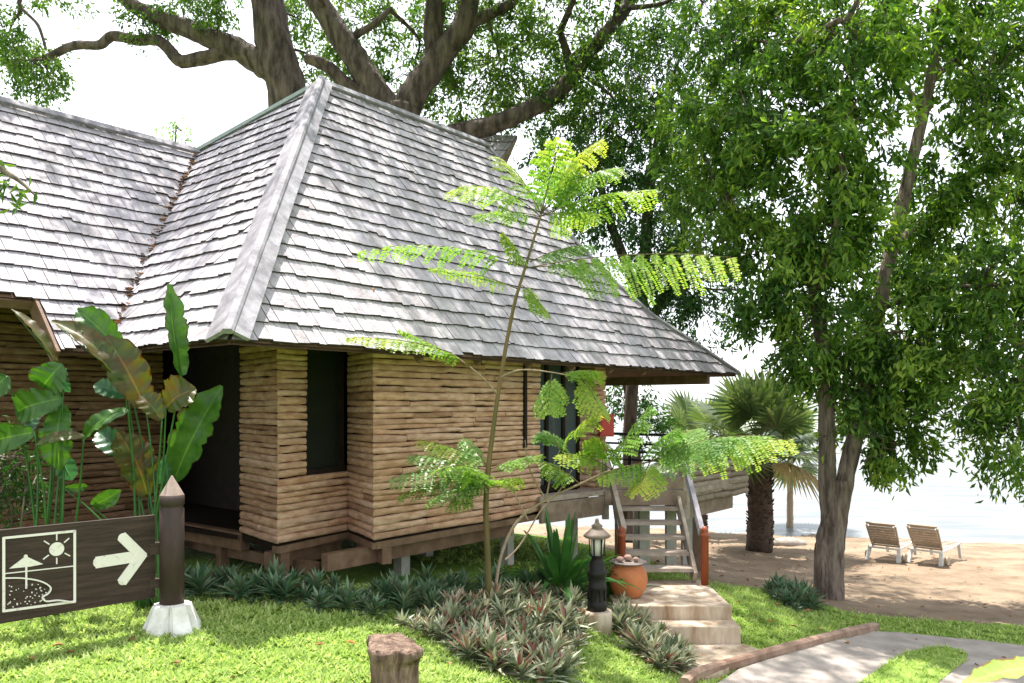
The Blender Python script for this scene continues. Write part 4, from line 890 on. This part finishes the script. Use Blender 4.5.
palm('fan palm with a thick dark shaggy trunk on the sand behind the stairs', 760, 551, W(760, 445, 18).z, .27, 22, 1.36, 84, 0.0, 1)
palm('smaller fan palm with a slim pale trunk, right of the shaggy palm', 790, 530, W(790, 462, 20.5).z, .09, 18, 1.1, 70, 0.0, 0)
palm('fan palm half hidden behind the deck, left of the shaggy palm', 700, 536, W(698, 452, 19).z, .16, 16, 1.3, 75)

# ------------------------------------------------------------------ sapling with feathery leaves
SD = 7.5; sbp = hit(489, 612); SD = sbp.y
SP = thing('young_tree', 'slender young tree with bright feathery leaves growing from the planting bed before the facade', 'tree', sbp)
m = MB()
def S_(px, py, dd=0.0): return W(px, py, SD + dd)
main = catmull([tuple(p) for p in (sbp - ZD * .05, S_(488, 560), S_(486, 500), S_(493, 430), S_(502, 370), S_(513, 310), S_(526, 265), S_(541, 215))], 6)
m.tube(main, list(np.linspace(.034, .010, len(main))), 10, .12)
m.build('trunk', M['stem'], SP)
m = MB()
for pts, r0, r1 in (([sbp + V(.04, .05, -.02), S_(500, 560, .1), S_(517, 522, .1), S_(546, 500, .1), S_(580, 484, 0), S_(612, 470, -.1), S_(650, 462, -.2)], .018, .006), ([S_(505, 560, .1), S_(520, 545, .2), S_(540, 512, .2), S_(560, 490, .2), S_(572, 470, .2)], .010, .004),
                    ([S_(546, 500, .1), S_(530, 470, .2), S_(525, 440, .2)], .010, .004), ([S_(528, 520, .1), S_(515, 495, .1), S_(508, 480, .1)], .009, .004), ([S_(546, 500, .1), S_(552, 470, .1), S_(560, 450, 0)], .010, .004),
                    ([S_(498, 395), S_(480, 375, -.1), S_(450, 352, -.2)], .009, .005), ([S_(499, 378), S_(520, 370, -.1), S_(550, 372, -.2), S_(580, 378, -.3)], .009, .005)):
    pp = catmull([tuple(p) for p in pts], 5); m.tube(pp, list(np.linspace(r0, r1, len(pp))), 7, .05)
m.build('side_stems', M['drystem'], SP)
LQ = {'leaf_sap': ([], []), 'leaf_var': ([], [])}; rach = MB()
def pinnate(p0, p1, arch, plen, young=.0, m='leaf_sap', hang=.35, npair=11, sidew=1.0):
    p0 = np.array(p0); p1 = np.array(p1); L_ = np.linalg.norm(p1 - p0); c = (p0 + p1) / 2 + np.array([0, 0, arch * L_])
    d0 = (p1 - p0) / L_; side = np.cross(d0, [0, 0, 1]); side = side / max(np.linalg.norm(side), 1e-6); side = side * math.cos(.5) + np.array([0, 0, 1]) * math.sin(.5) * RNG.choice([-1, 1]) * .4
    pts = [tuple((1 - t) ** 2 * p0 + 2 * t * (1 - t) * c + t * t * p1) for t in np.linspace(0, 1, 9)]; rach.tube(pts, list(np.linspace(.006, .002, 9)), 5)
    Qs, Rn = LQ[m]; lbase = RNG.uniform(.2, .65)
    for i in range(npair):
        t = .16 + .84 * (i + .5) / npair; q = (1 - t) ** 2 * p0 + 2 * t * (1 - t) * c + t * t * p1; tg = 2 * (1 - t) * (c - p0) + 2 * t * (p1 - c); tg = tg / np.linalg.norm(tg)
        for sg in (-1, 1):
            pd = side * sg * sidew + tg * .5 + np.array([0, 0, -hang]) + RNG.normal(0, .12, 3); pd /= np.linalg.norm(pd)
            pl = plen * (math.sin(math.pi * min(1, .18 + .82 * t * .95)) * .75 + .3) * RNG.uniform(.85, 1.1); nl = max(6, int(pl / .016))
            tt = (np.arange(nl) + 1) / nl; ln = np.cross(pd, tg); ln /= max(np.linalg.norm(ln), 1e-6); s2 = np.cross(ln, pd)
            bp_ = q + pd * (tt * pl)[:, None] + np.array([0, 0, -1]) * (tt ** 2 * pl * .28)[:, None]
            for s3 in (-1, 1):
                dr = np.tile(s2 * s3 + pd * .35, (nl, 1)) + RNG.normal(0, .12, (nl, 3)); lL = .050 * (1 - .35 * tt ** 3) * RNG.uniform(.7, 1.25, nl)
                Qs.append(leaf_quads(bp_, dr, np.tile(pd, (nl, 1)), lL, np.full(nl, .024), .05, .5)); Rn.append(np.clip(lbase + young * t + RNG.normal(0, .12, nl), 0, 1))
for s_, e_, ar, pl, yg in [((540, 216, 0), (452, 190, -.3), .30, .30, .35), ((541, 214, 0), (600, 140, -.2), .25, .30, .45), ((541, 216, 0), (655, 190, -.3), .10, .28, .35), ((540, 214, 0), (565, 160, .2), .2, .30, .45), ((541, 216, 0), (598, 215, .4), .1, .26, .2), ((541, 214, 0), (500, 158, .3), .2, .26, .35), ((541, 214, 0), (620, 168, .1), .25, .30, .3), ((541, 216, 0), (560, 140, -.3), .1, .26, .5), ((541, 217, 0), (475, 215, .3), .12, .2, .2),
                           ((528, 268, 0), (358, 252, -.4), .16, .20, .25), ((526, 270, 0), (505, 235, -.1), .1, .14, .2), ((527, 268, 0), (738, 258, -.6), .08, .46, .5), ((530, 262, 0), (590, 245, .2), .12, .2, .1), ((526, 268, 0), (640, 262, .4), .02, .24, .1), ((522, 285, 0), (546, 312, -.1), .1, .16, .1), ((520, 290, 0), (430, 268, .3), .1, .14, .0),
                           ((452, 353, -.2), (348, 338, -.5), .10, .13, .35), ((470, 366, -.15), (400, 330, -.2), .05, .12, .3)]:
    pinnate(S_(*s_), S_(*e_), ar, pl, yg, hang=.75 if e_[0] > 700 else .35, npair=12 if e_[0] > 700 or e_[0] < 370 else 10)
for s_, e_, ar, pl, yg in [((489, 470, 0), (392, 478, -.4), .12, .24, .0), ((489, 475, 0), (410, 455, -.2), .12, .22, .1), ((489, 480, 0), (430, 500, -.5), .1, .2, .0), ((489, 468, 0), (465, 440, .1), .1, .2, .1), ((489, 470, 0), (540, 455, .2), .1, .16, .3), ((489, 476, 0), (440, 470, -.5), .2, .22, .25), ((489, 474, 0), (400, 495, -.2), .1, .2, .2), ((489, 466, 0), (420, 440, 0), .12, .2, .3), ((489, 490, 0), (470, 470, -.5), .1, .18, .3), ((489, 472, 0), (450, 505, -.3), .05, .2, .3), ((489, 485, 0), (520, 478, -.3), .1, .14, .3),
                           ((560, 374, -.2), (600, 372, -.4), .1, .2, .4), ((552, 374, -.2), (548, 410, -.4), .15, .2, .2), ((580, 378, -.3), (602, 412, -.5), .15, .22, .2), ((560, 450, 0), (600, 412, -.2), .2, .22, .5), ((560, 450, 0), (548, 432, .1), .2, .2, .2), ((612, 470, -.1), (560, 455, -.3), .2, .2, .5), ((612, 470, -.1), (600, 440, -.3), .2, .24, .4), ((580, 484, 0), (545, 462, .1), .1, .18, .2),
                           ((612, 470, -.1), (648, 408, -.3), .2, .24, .1), ((650, 462, -.2), (640, 490, -.5), .1, .2, .6), ((650, 462, -.2), (600, 478, -.4), .1, .18, .5), ((640, 464, -.2), (678, 430, -.4), .2, .26, .0)]:
    pinnate(S_(*s_), S_(*e_), ar, pl, yg, 'leaf_sap' if yg > .15 else 'leaf_var', npair=9)
for s_, e_, ar, pl, yg in [((650, 462, -.2), (730, 436, -.5), .12, .26, .0), ((650, 462, -.2), (792, 440, -.6), .12, .30, .3), ((650, 462, -.2), (700, 428, -.2), .2, .26, .0), ((690, 446, -.3), (770, 436, -.5), .1, .26, .2)]:
    pinnate(S_(*s_), S_(*e_), ar, pl, yg, 'leaf_var' if yg < .2 else 'leaf_sap', hang=.7, npair=12)
rach.build('leaf_stalks', M['stem'], SP)
quads_obj('feathery_leaves', np.concatenate(LQ['leaf_sap'][0]), M['leaf_sap'], SP, np.concatenate(LQ['leaf_sap'][1]))
quads_obj('pale_leaves', np.concatenate(LQ['leaf_var'][0]), M['leaf_var'], SP, np.concatenate(LQ['leaf_var'][1]))

# ------------------------------------------------------------------ big paddle-leaved plants left
def paddle(mb, p0, p1, wd, bend, roll, fold=.35, n=26, waves=.022):
    p0 = Vector(p0); p1 = Vector(p1); L_ = (p1 - p0).length; d = (p1 - p0) / L_
    toc = (Vector((0, 0, CZ)) - p0).normalized(); side = d.cross(toc).normalized(); side = (Matrix.Rotation(roll, 3, d) @ side); nn = side.cross(d)
    rows = []
    for i in range(n + 1):
        t = i / n; c = p0.lerp(p1, t) + nn * (bend * L_ * math.sin(math.pi * t)) ; hw = wd / 2 * (math.sin(math.pi * min(1, t * .93 + .05)) ** .55) * (1.0 if t < .8 else (1 - (t - .8) * 2.6))
        hw = max(hw, .004) * (1 - (random.random() ** 8) * .22 * (i > 3)); e = [random.uniform(-1, 1) * waves * wd for _ in range(2)]
        wv = math.sin(i * 1.1 + bend * 40) * .10 * hw; rp_ = (.018 if i % 2 else -.018) * hw
        rows.append([c + side * hw * q_ - d * abs(q_) * hw * -.25 + nn * (fold * hw * abs(q_) ** 1.6 + (e[0] if q_ < 0 else e[1]) * abs(q_) ** 2 + wv * q_ + rp_ * (abs(q_) > .1)) for q_ in (-1, -.9, -.5, -.05, .05, .5, .9, 1)])
    b_ = len(mb.v); mb.v += [tuple(v) for r in rows for v in r]
    for i in range(n):
        for k in range(7):
            mb.f.append([b_ + i * 8 + k, b_ + i * 8 + k + 1, b_ + (i + 1) * 8 + k + 1, b_ + (i + 1) * 8 + k]); mb.s.append(True)
            mb.r.append(1.0 if k == 3 else ((.0 if random.random() < .45 + .4 * (i > n - 4) else .3) if k in (0, 6) else .5 + (.10 if i % 2 else -.06) + random.uniform(-.05, .05)))
def paddle_plant(label, gx_, gy_, leaves, dep):
    b = V(gx_, gy_, gz(gx_, gy_)); t = thing('paddle_leaf_plant', label, 'plant', b, 'paddle leaved plants by the wing wall'); st = MB()
    for (x0, y0), (x1, y1), wd, bend, roll, mk, dd in leaves:
        q0 = W(x0, y0, dep + dd); q1 = W(x1, y1, dep + dd + random.uniform(-.12, .12)); lm_ = MB(); paddle(lm_, q0, q1, wd * dep / F, bend, roll, fold=random.uniform(.15, .5)); lm_.build('leaf', M[mk], t)
        f_ = b + V(random.uniform(-.12, .12), random.uniform(-.1, .1), 0); md = f_.lerp(q0, .55) + V(0, .05, .1)
        st.tube(catmull([tuple(f_), tuple(md), tuple(q0)], 5), list(np.linspace(.012, .006, 11)), 7)
        e_ = q0.lerp(q1, .9); st.tube([q0, q0.lerp(q1, .5), e_], [.008, .005, .003], 5)
    st.build('leaf_stalks', M['strap'], t); return t
bpl = W(150, 560, 6.62)
paddle_plant('tall plant with big bronzed paddle leaves between the sign post and the dark doorway', bpl.x, bpl.y, [
    ((181, 376), (169, 284), 32, -.02, .9, 'paddle', -.1), ((124, 380), (51, 321), 24, .12, .7, 'paddle_old', -.1), ((122, 352), (77, 309), 30, .08, .2, 'paddle', .05), ((146, 408), (106, 336), 40, .10, .2, 'paddle_old', 0), ((166, 408), (196, 389), 38, .2, -.5, 'paddle_old', -.1),
    ((128, 396), (94, 385), 20, .1, .3, 'paddle_teal', .1), ((174, 480), (222, 386), 42, .05, -.5, 'paddle', .1), ((148, 497), (118, 432), 42, .1, .5, 'paddle_old', .1), ((128, 410), (82, 441), 22, .15, .9, 'paddle', -.1), ((128, 458), (98, 432), 26, .1, .1, 'paddle_teal', .1), ((168, 490), (165, 455), 22, .1, .2, 'paddle_teal', .15), ((92, 506), (121, 490), 18, .1, .2, 'paddle', -.1), ((64, 488), (88, 486), 10, .1, .3, 'paddle', .1), ((162, 420), (140, 395), 26, .1, .4, 'paddle_old', -.15)], 6.62)
bpl = W(50, 560, 6.45)
paddle_plant('lower plant with round drooping green paddle leaves at the left edge', bpl.x, bpl.y, [
    ((56, 362), (11, 309), 16, .06, 1.0, 'paddle_old', 0), ((62, 364), (42, 388), 34, .25, .1, 'paddle', -.1), ((64, 368), (70, 392), 20, .2, .8, 'paddle_teal', 0), ((62, 398), (18, 412), 34, .25, .2, 'paddle', -.1), ((62, 404), (60, 470), 34, .1, .5, 'paddle', -.05), ((34, 432), (-8, 442), 30, .2, .1, 'paddle', -.2), ((84, 436), (36, 445), 14, .1, .8, 'paddle_old', -.15), ((8, 376), (-12, 392), 24, .1, 0, 'paddle', -.1), ((60, 450), (72, 480), 22, .1, .3, 'paddle_teal', 0), ((36, 410), (30, 432), 16, .1, .3, 'paddle_teal', .1)], 6.45)
# fine leaved bush
fb_ = W(12, 560, 6.8); fb_.z = gz(fb_.x, fb_.y)
make_tree('bush', 'dark fine leaved bush at the left edge behind the sign', fb_, [([fb_, W(12, 500, 6.8), W(10, 440, 6.8)], .015, .006), ([fb_, W(24, 500, 6.7), W(30, 460, 6.7)], .012, .005)], [(tuple(W(8, 470, 6.8)), (.22, .2, .42), 46), (tuple(W(28, 490, 6.8)), (.16, .15, .3), 22)], M['bark'], M['leaf_back'], (.06, .10), .2, 14, None, 'bush', .1, .12)

# ------------------------------------------------------------------ strap-leaved plant
def strap_plant(label, c, n, L_, wd, name='spider_lily'):
    t = thing(name, label, 'plant', c); m = MB()
    for i in range(n):
        a_ = i * 2.399 + random.uniform(-.3, .3); el = math.radians(random.uniform(28, 86)); l_ = L_ * random.uniform(.75, 1.1); d = V(math.cos(a_) * math.cos(el), math.sin(a_) * math.cos(el), math.sin(el)); sd = d.cross(ZD).normalized(); rows = []
        dr = random.uniform(.15, .6) * math.cos(el) + .06
        for k in range(8):
            s_ = k / 7; p = c + V(math.cos(a_), math.sin(a_), 0) * .04 + d * l_ * s_ - ZD * dr * l_ * s_ ** 2.4; w_ = wd * (math.sin(math.pi * (.12 + .86 * s_)) ** .6) / 2; rows.append([p - sd * w_ + ZD * w_ * .35, p, p + sd * w_ + ZD * w_ * .35])
        m.add([v for r in rows for v in r], [(k * 3 + j, k * 3 + j + 1, (k + 1) * 3 + j + 1, (k + 1) * 3 + j) for k in range(7) for j in range(2)], .5, True)
    m.build('strap_leaves', M['strap'], t)
strap_plant('dark green plant with long arching strap leaves left of the lantern', V(.55, 9.15, gz(.55, 9.15)), 48, 1.05, .085)
strap_plant('small strap leaved plant squeezed between the lantern and the terracotta pot', V(1.15, 9.55, gz(1.15, 9.55)), 18, .75, .06)

# ------------------------------------------------------------------ rosette beds
def rosette_mesh(n, L_, wd, seed, up0=20, up1=80):
    up0 = 2; up1 = 72; rs_ = random.Random(seed); m = MB()
    for i in range(n):
        a_ = i * 2.399 + rs_.uniform(-.3, .3); el = math.radians(up0 + (up1 - up0) * (i / n) + rs_.uniform(-10, 10)); l_ = L_ * rs_.uniform(.7, 1.1); d = V(math.cos(a_) * math.cos(el), math.sin(a_) * math.cos(el), math.sin(el)); sd = d.cross(ZD).normalized(); nn = sd.cross(d)
        w_ = wd / 2; b_ = V(0, 0, .02 + .10 * i / n); mid = b_ + d * l_ * .5; tip = b_ + d * l_ - ZD * l_ * .12
        v_ = [b_ - sd * w_ * .6, b_ - nn * w_ * .4, b_ + sd * w_ * .6, mid - sd * w_ + nn * w_ * .2, mid - nn * w_ * .35, mid + sd * w_ + nn * w_ * .2, tip]
        r_ = rs_.random(); r_ = r_ * .62 if rs_.random() < .84 else .7 + .3 * rs_.random()
        m.add(v_, [(0, 1, 4, 3), (3, 4, 6)], r_ * .9, True); m.add([v_[1], v_[2], v_[5], v_[4], v_[6]], [(0, 1, 2, 3), (3, 2, 4)], min(1, r_ + .08), True)
    return m
def rosette_bed(pxpoly, spacing, label, group, m_, seed, n=32, L_=.20, wd=.031, grow=None):
    P2 = [(hit(*p).x, hit(*p).y) for p in pxpoly]; xs = [p[0] for p in P2]; ys = [p[1] for p in P2]; pts = []; rr = random.Random(seed)
    for _ in range(6000):
        x, y = rr.uniform(min(xs), max(xs)), rr.uniform(min(ys), max(ys))
        if inpoly(np.array([x]), np.array([y]), P2)[0] and all((x - a_) ** 2 + (y - b_) ** 2 > spacing ** 2 for a_, b_ in pts): pts.append((x, y))
    protos = []
    for k in range(5):
        mb_ = rosette_mesh(n, L_, wd, seed * 10 + k); o = mb_.build('rosette_plant', m_); protos.append(o)
    for i, (x, y) in enumerate(pts):
        if i < 5: o = protos[i]
        else: o = protos[i % 5].copy(); COL.objects.link(o)
        s_ = rr.choice((.6, .75, .9, 1.0, 1.1, 1.3)) * rr.uniform(.9, 1.1); o.location = (x, y, gz(x, y)); o.rotation_euler = (rr.uniform(-.25, .25), rr.uniform(-.25, .25), rr.uniform(0, 6.28)); o.scale = (s_, s_, s_ * rr.uniform(.7, 1.0)); tag(o, label, 'plant', group)
    for o in protos[len(pts):]: bpy.data.objects.remove(o)
    return len(pts)
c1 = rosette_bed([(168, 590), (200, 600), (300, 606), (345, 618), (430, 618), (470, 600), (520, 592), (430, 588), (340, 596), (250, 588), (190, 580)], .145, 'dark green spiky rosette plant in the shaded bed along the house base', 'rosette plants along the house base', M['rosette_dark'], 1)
c2 = rosette_bed([(395, 625), (430, 640), (465, 662), (505, 680), (545, 687), (572, 675), (580, 648), (585, 628), (575, 606), (545, 600), (500, 604), (450, 612)], .112, 'pale and reddish spiky rosette plant in the sunny bed around the young tree', 'rosette plants around the young tree', M['rosette'], 2)
c3 = rosette_bed([(612, 622), (632, 650), (660, 672), (690, 672), (680, 655), (655, 636), (635, 618), (618, 612)], .105, 'pale purple tinged rosette plant in the strip between the lantern and the steps', 'rosette plants right of the lantern', M['rosette'], 3)
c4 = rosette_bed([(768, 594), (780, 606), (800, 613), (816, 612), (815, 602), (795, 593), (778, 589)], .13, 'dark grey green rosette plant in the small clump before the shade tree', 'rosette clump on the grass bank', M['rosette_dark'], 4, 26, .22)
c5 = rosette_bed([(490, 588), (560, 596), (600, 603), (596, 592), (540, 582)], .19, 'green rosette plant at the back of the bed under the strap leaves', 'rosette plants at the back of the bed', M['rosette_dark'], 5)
print('rosettes', c1, c2, c3, c4, c5)

# ------------------------------------------------------------------ foreground leaf
fp = V(2.15, 2.3, gz(2.15, 2.3)); FL = thing('foreground_plant', 'bright yellow green leaf of a plant close to the camera in the bottom right corner', 'plant', fp)
m = MB(); paddle(m, W(1075, 668, 2.3), W(962, 684, 2.2), .085, .06, .9, .2); m.build('leaf', M['corn'], FL)
m = MB(); paddle(m, W(1100, 690, 2.3), W(985, 712, 2.2), .08, .1, .5, .2); m.build('leaf', M['corn'], FL)
m = MB(); m.tube(catmull([tuple(fp), (2.0, 2.3, 0), tuple(W(1075, 668, 2.3))], 5), list(np.linspace(.02, .006, 11)), 7); m.tube(catmull([tuple(fp), (2.05, 2.3, 0), tuple(W(1100, 690, 2.3))], 5), list(np.linspace(.02, .006, 11)), 7); m.build('stem', M['strap'], FL)

# ------------------------------------------------------------------ grass
def in_path(X, Y, grow=0.0):
    w_ = [hit(*p) for p in PATH]; i_ = isle
    return inpoly(X, Y, [(p.x, p.y) for p in w_]) & ~inpoly(X, Y, [(p.x, p.y) for p in i_])
def grass_patch(x0, x1, y0, y1, dens, L_, wd):
    n = int((x1 - x0) * (y1 - y0) * dens); X = RNG.uniform(x0, x1, n); Y = RNG.uniform(y0, y1, n)
    k = np.sin(X * 2.3 + Y * 1.1) * np.sin(Y * 2.9 - X * .7); keep = (sand_s(X, Y) + .25 * k + RNG.normal(0, .12, n) < -.05) & ~in_path(X, Y)
    pl = [(1.2, 8.6), (2.5, 8.6), (2.5, 10.3), (1.2, 10.3)]; keep &= ~inpoly(X, Y, pl)
    keep &= ~inpoly(X, Y, [(1.25, 8.65), (2.5, 8.65), (2.64, 8.4), (1.85, 7.52), (1.48, 7.7), (1.25, 8.3)])
    kk_ = k[keep]; X = X[keep]; Y = Y[keep]; m_ = len(X) // 6; cen = RNG.integers(0, len(X), len(X)) % m_; rt_ = RNG.normal(0, .16, m_)[cen]; mv = RNG.random(len(X)) < .8
    X = np.where(mv, X[cen] + RNG.normal(0, .014, len(X)), X); Y = np.where(mv, Y[cen] + RNG.normal(0, .014, len(X)), Y); n = len(X); Z = ground_z(X, Y) + .012 * np.sin(X * 11 + np.sin(Y * 7)) * np.sin(Y * 12); on = inpoly(X, Y, [(p.x, p.y) for p in isle])
    Z = Z + on * .03
    base = np.stack([X, Y, Z - .005], 1); a_ = RNG.uniform(0, 2 * np.pi, n); el = RNG.uniform(.25, 1.25, n)
    d = np.stack([np.cos(a_) * np.cos(el), np.sin(a_) * np.cos(el), np.sin(el)], 1); sd = np.stack([-np.sin(a_), np.cos(a_), np.zeros(n)], 1)
    l_ = L_ * RNG.uniform(.6, 1.3, n); rn = np.clip(.45 + .20 * kk_ + rt_ + RNG.normal(0, .2, n), 0, 1)
    return leaf_quads(base, d, sd, l_, np.full(n, wd), .1, .4), rn
parts = [grass_patch(-4.6, 1.9, 4.3, 8.2, 4600, .055, .016), grass_patch(-7.5, -4.6, 4.3, 9, 900, .06, .018), grass_patch(1.8, 9, 7.4, 11.5, 1500, .06, .014), grass_patch(.6, 4.2, 8.2, 13.2, 1100, .06, .014), grass_patch(-1.5, 2.0, 10, 15, 300, .08, .02), grass_patch(9, 14, 8, 11.5, 300, .07, .018)]
go_ = quads_obj('lawn_grass', np.concatenate([p[0] for p in parts]), M['grass'], None, np.concatenate([p[1] for p in parts])); tag(go_, 'short bright green grass of the lawn and bank', 'grass', kind='stuff')
# fallen leaves
n = 420; X = RNG.uniform(-4, 9.5, n); Y = RNG.uniform(4.6, 20, n); Z = ground_z(X, Y) + .035; base = np.stack([X, Y, Z], 1); d = np.stack([RNG.normal(size=n), RNG.normal(size=n), RNG.normal(0, .1, n)], 1)
fo = quads_obj('fallen_leaves', leaf_quads(base, d, np.stack([-d[:, 1], d[:, 0], RNG.normal(0, .3, n)], 1), RNG.uniform(.05, .11, n), RNG.uniform(.025, .05, n)), M['litter'], None); tag(fo, 'scattered dry brown leaves on the grass and sand', 'leaves', kind='stuff')
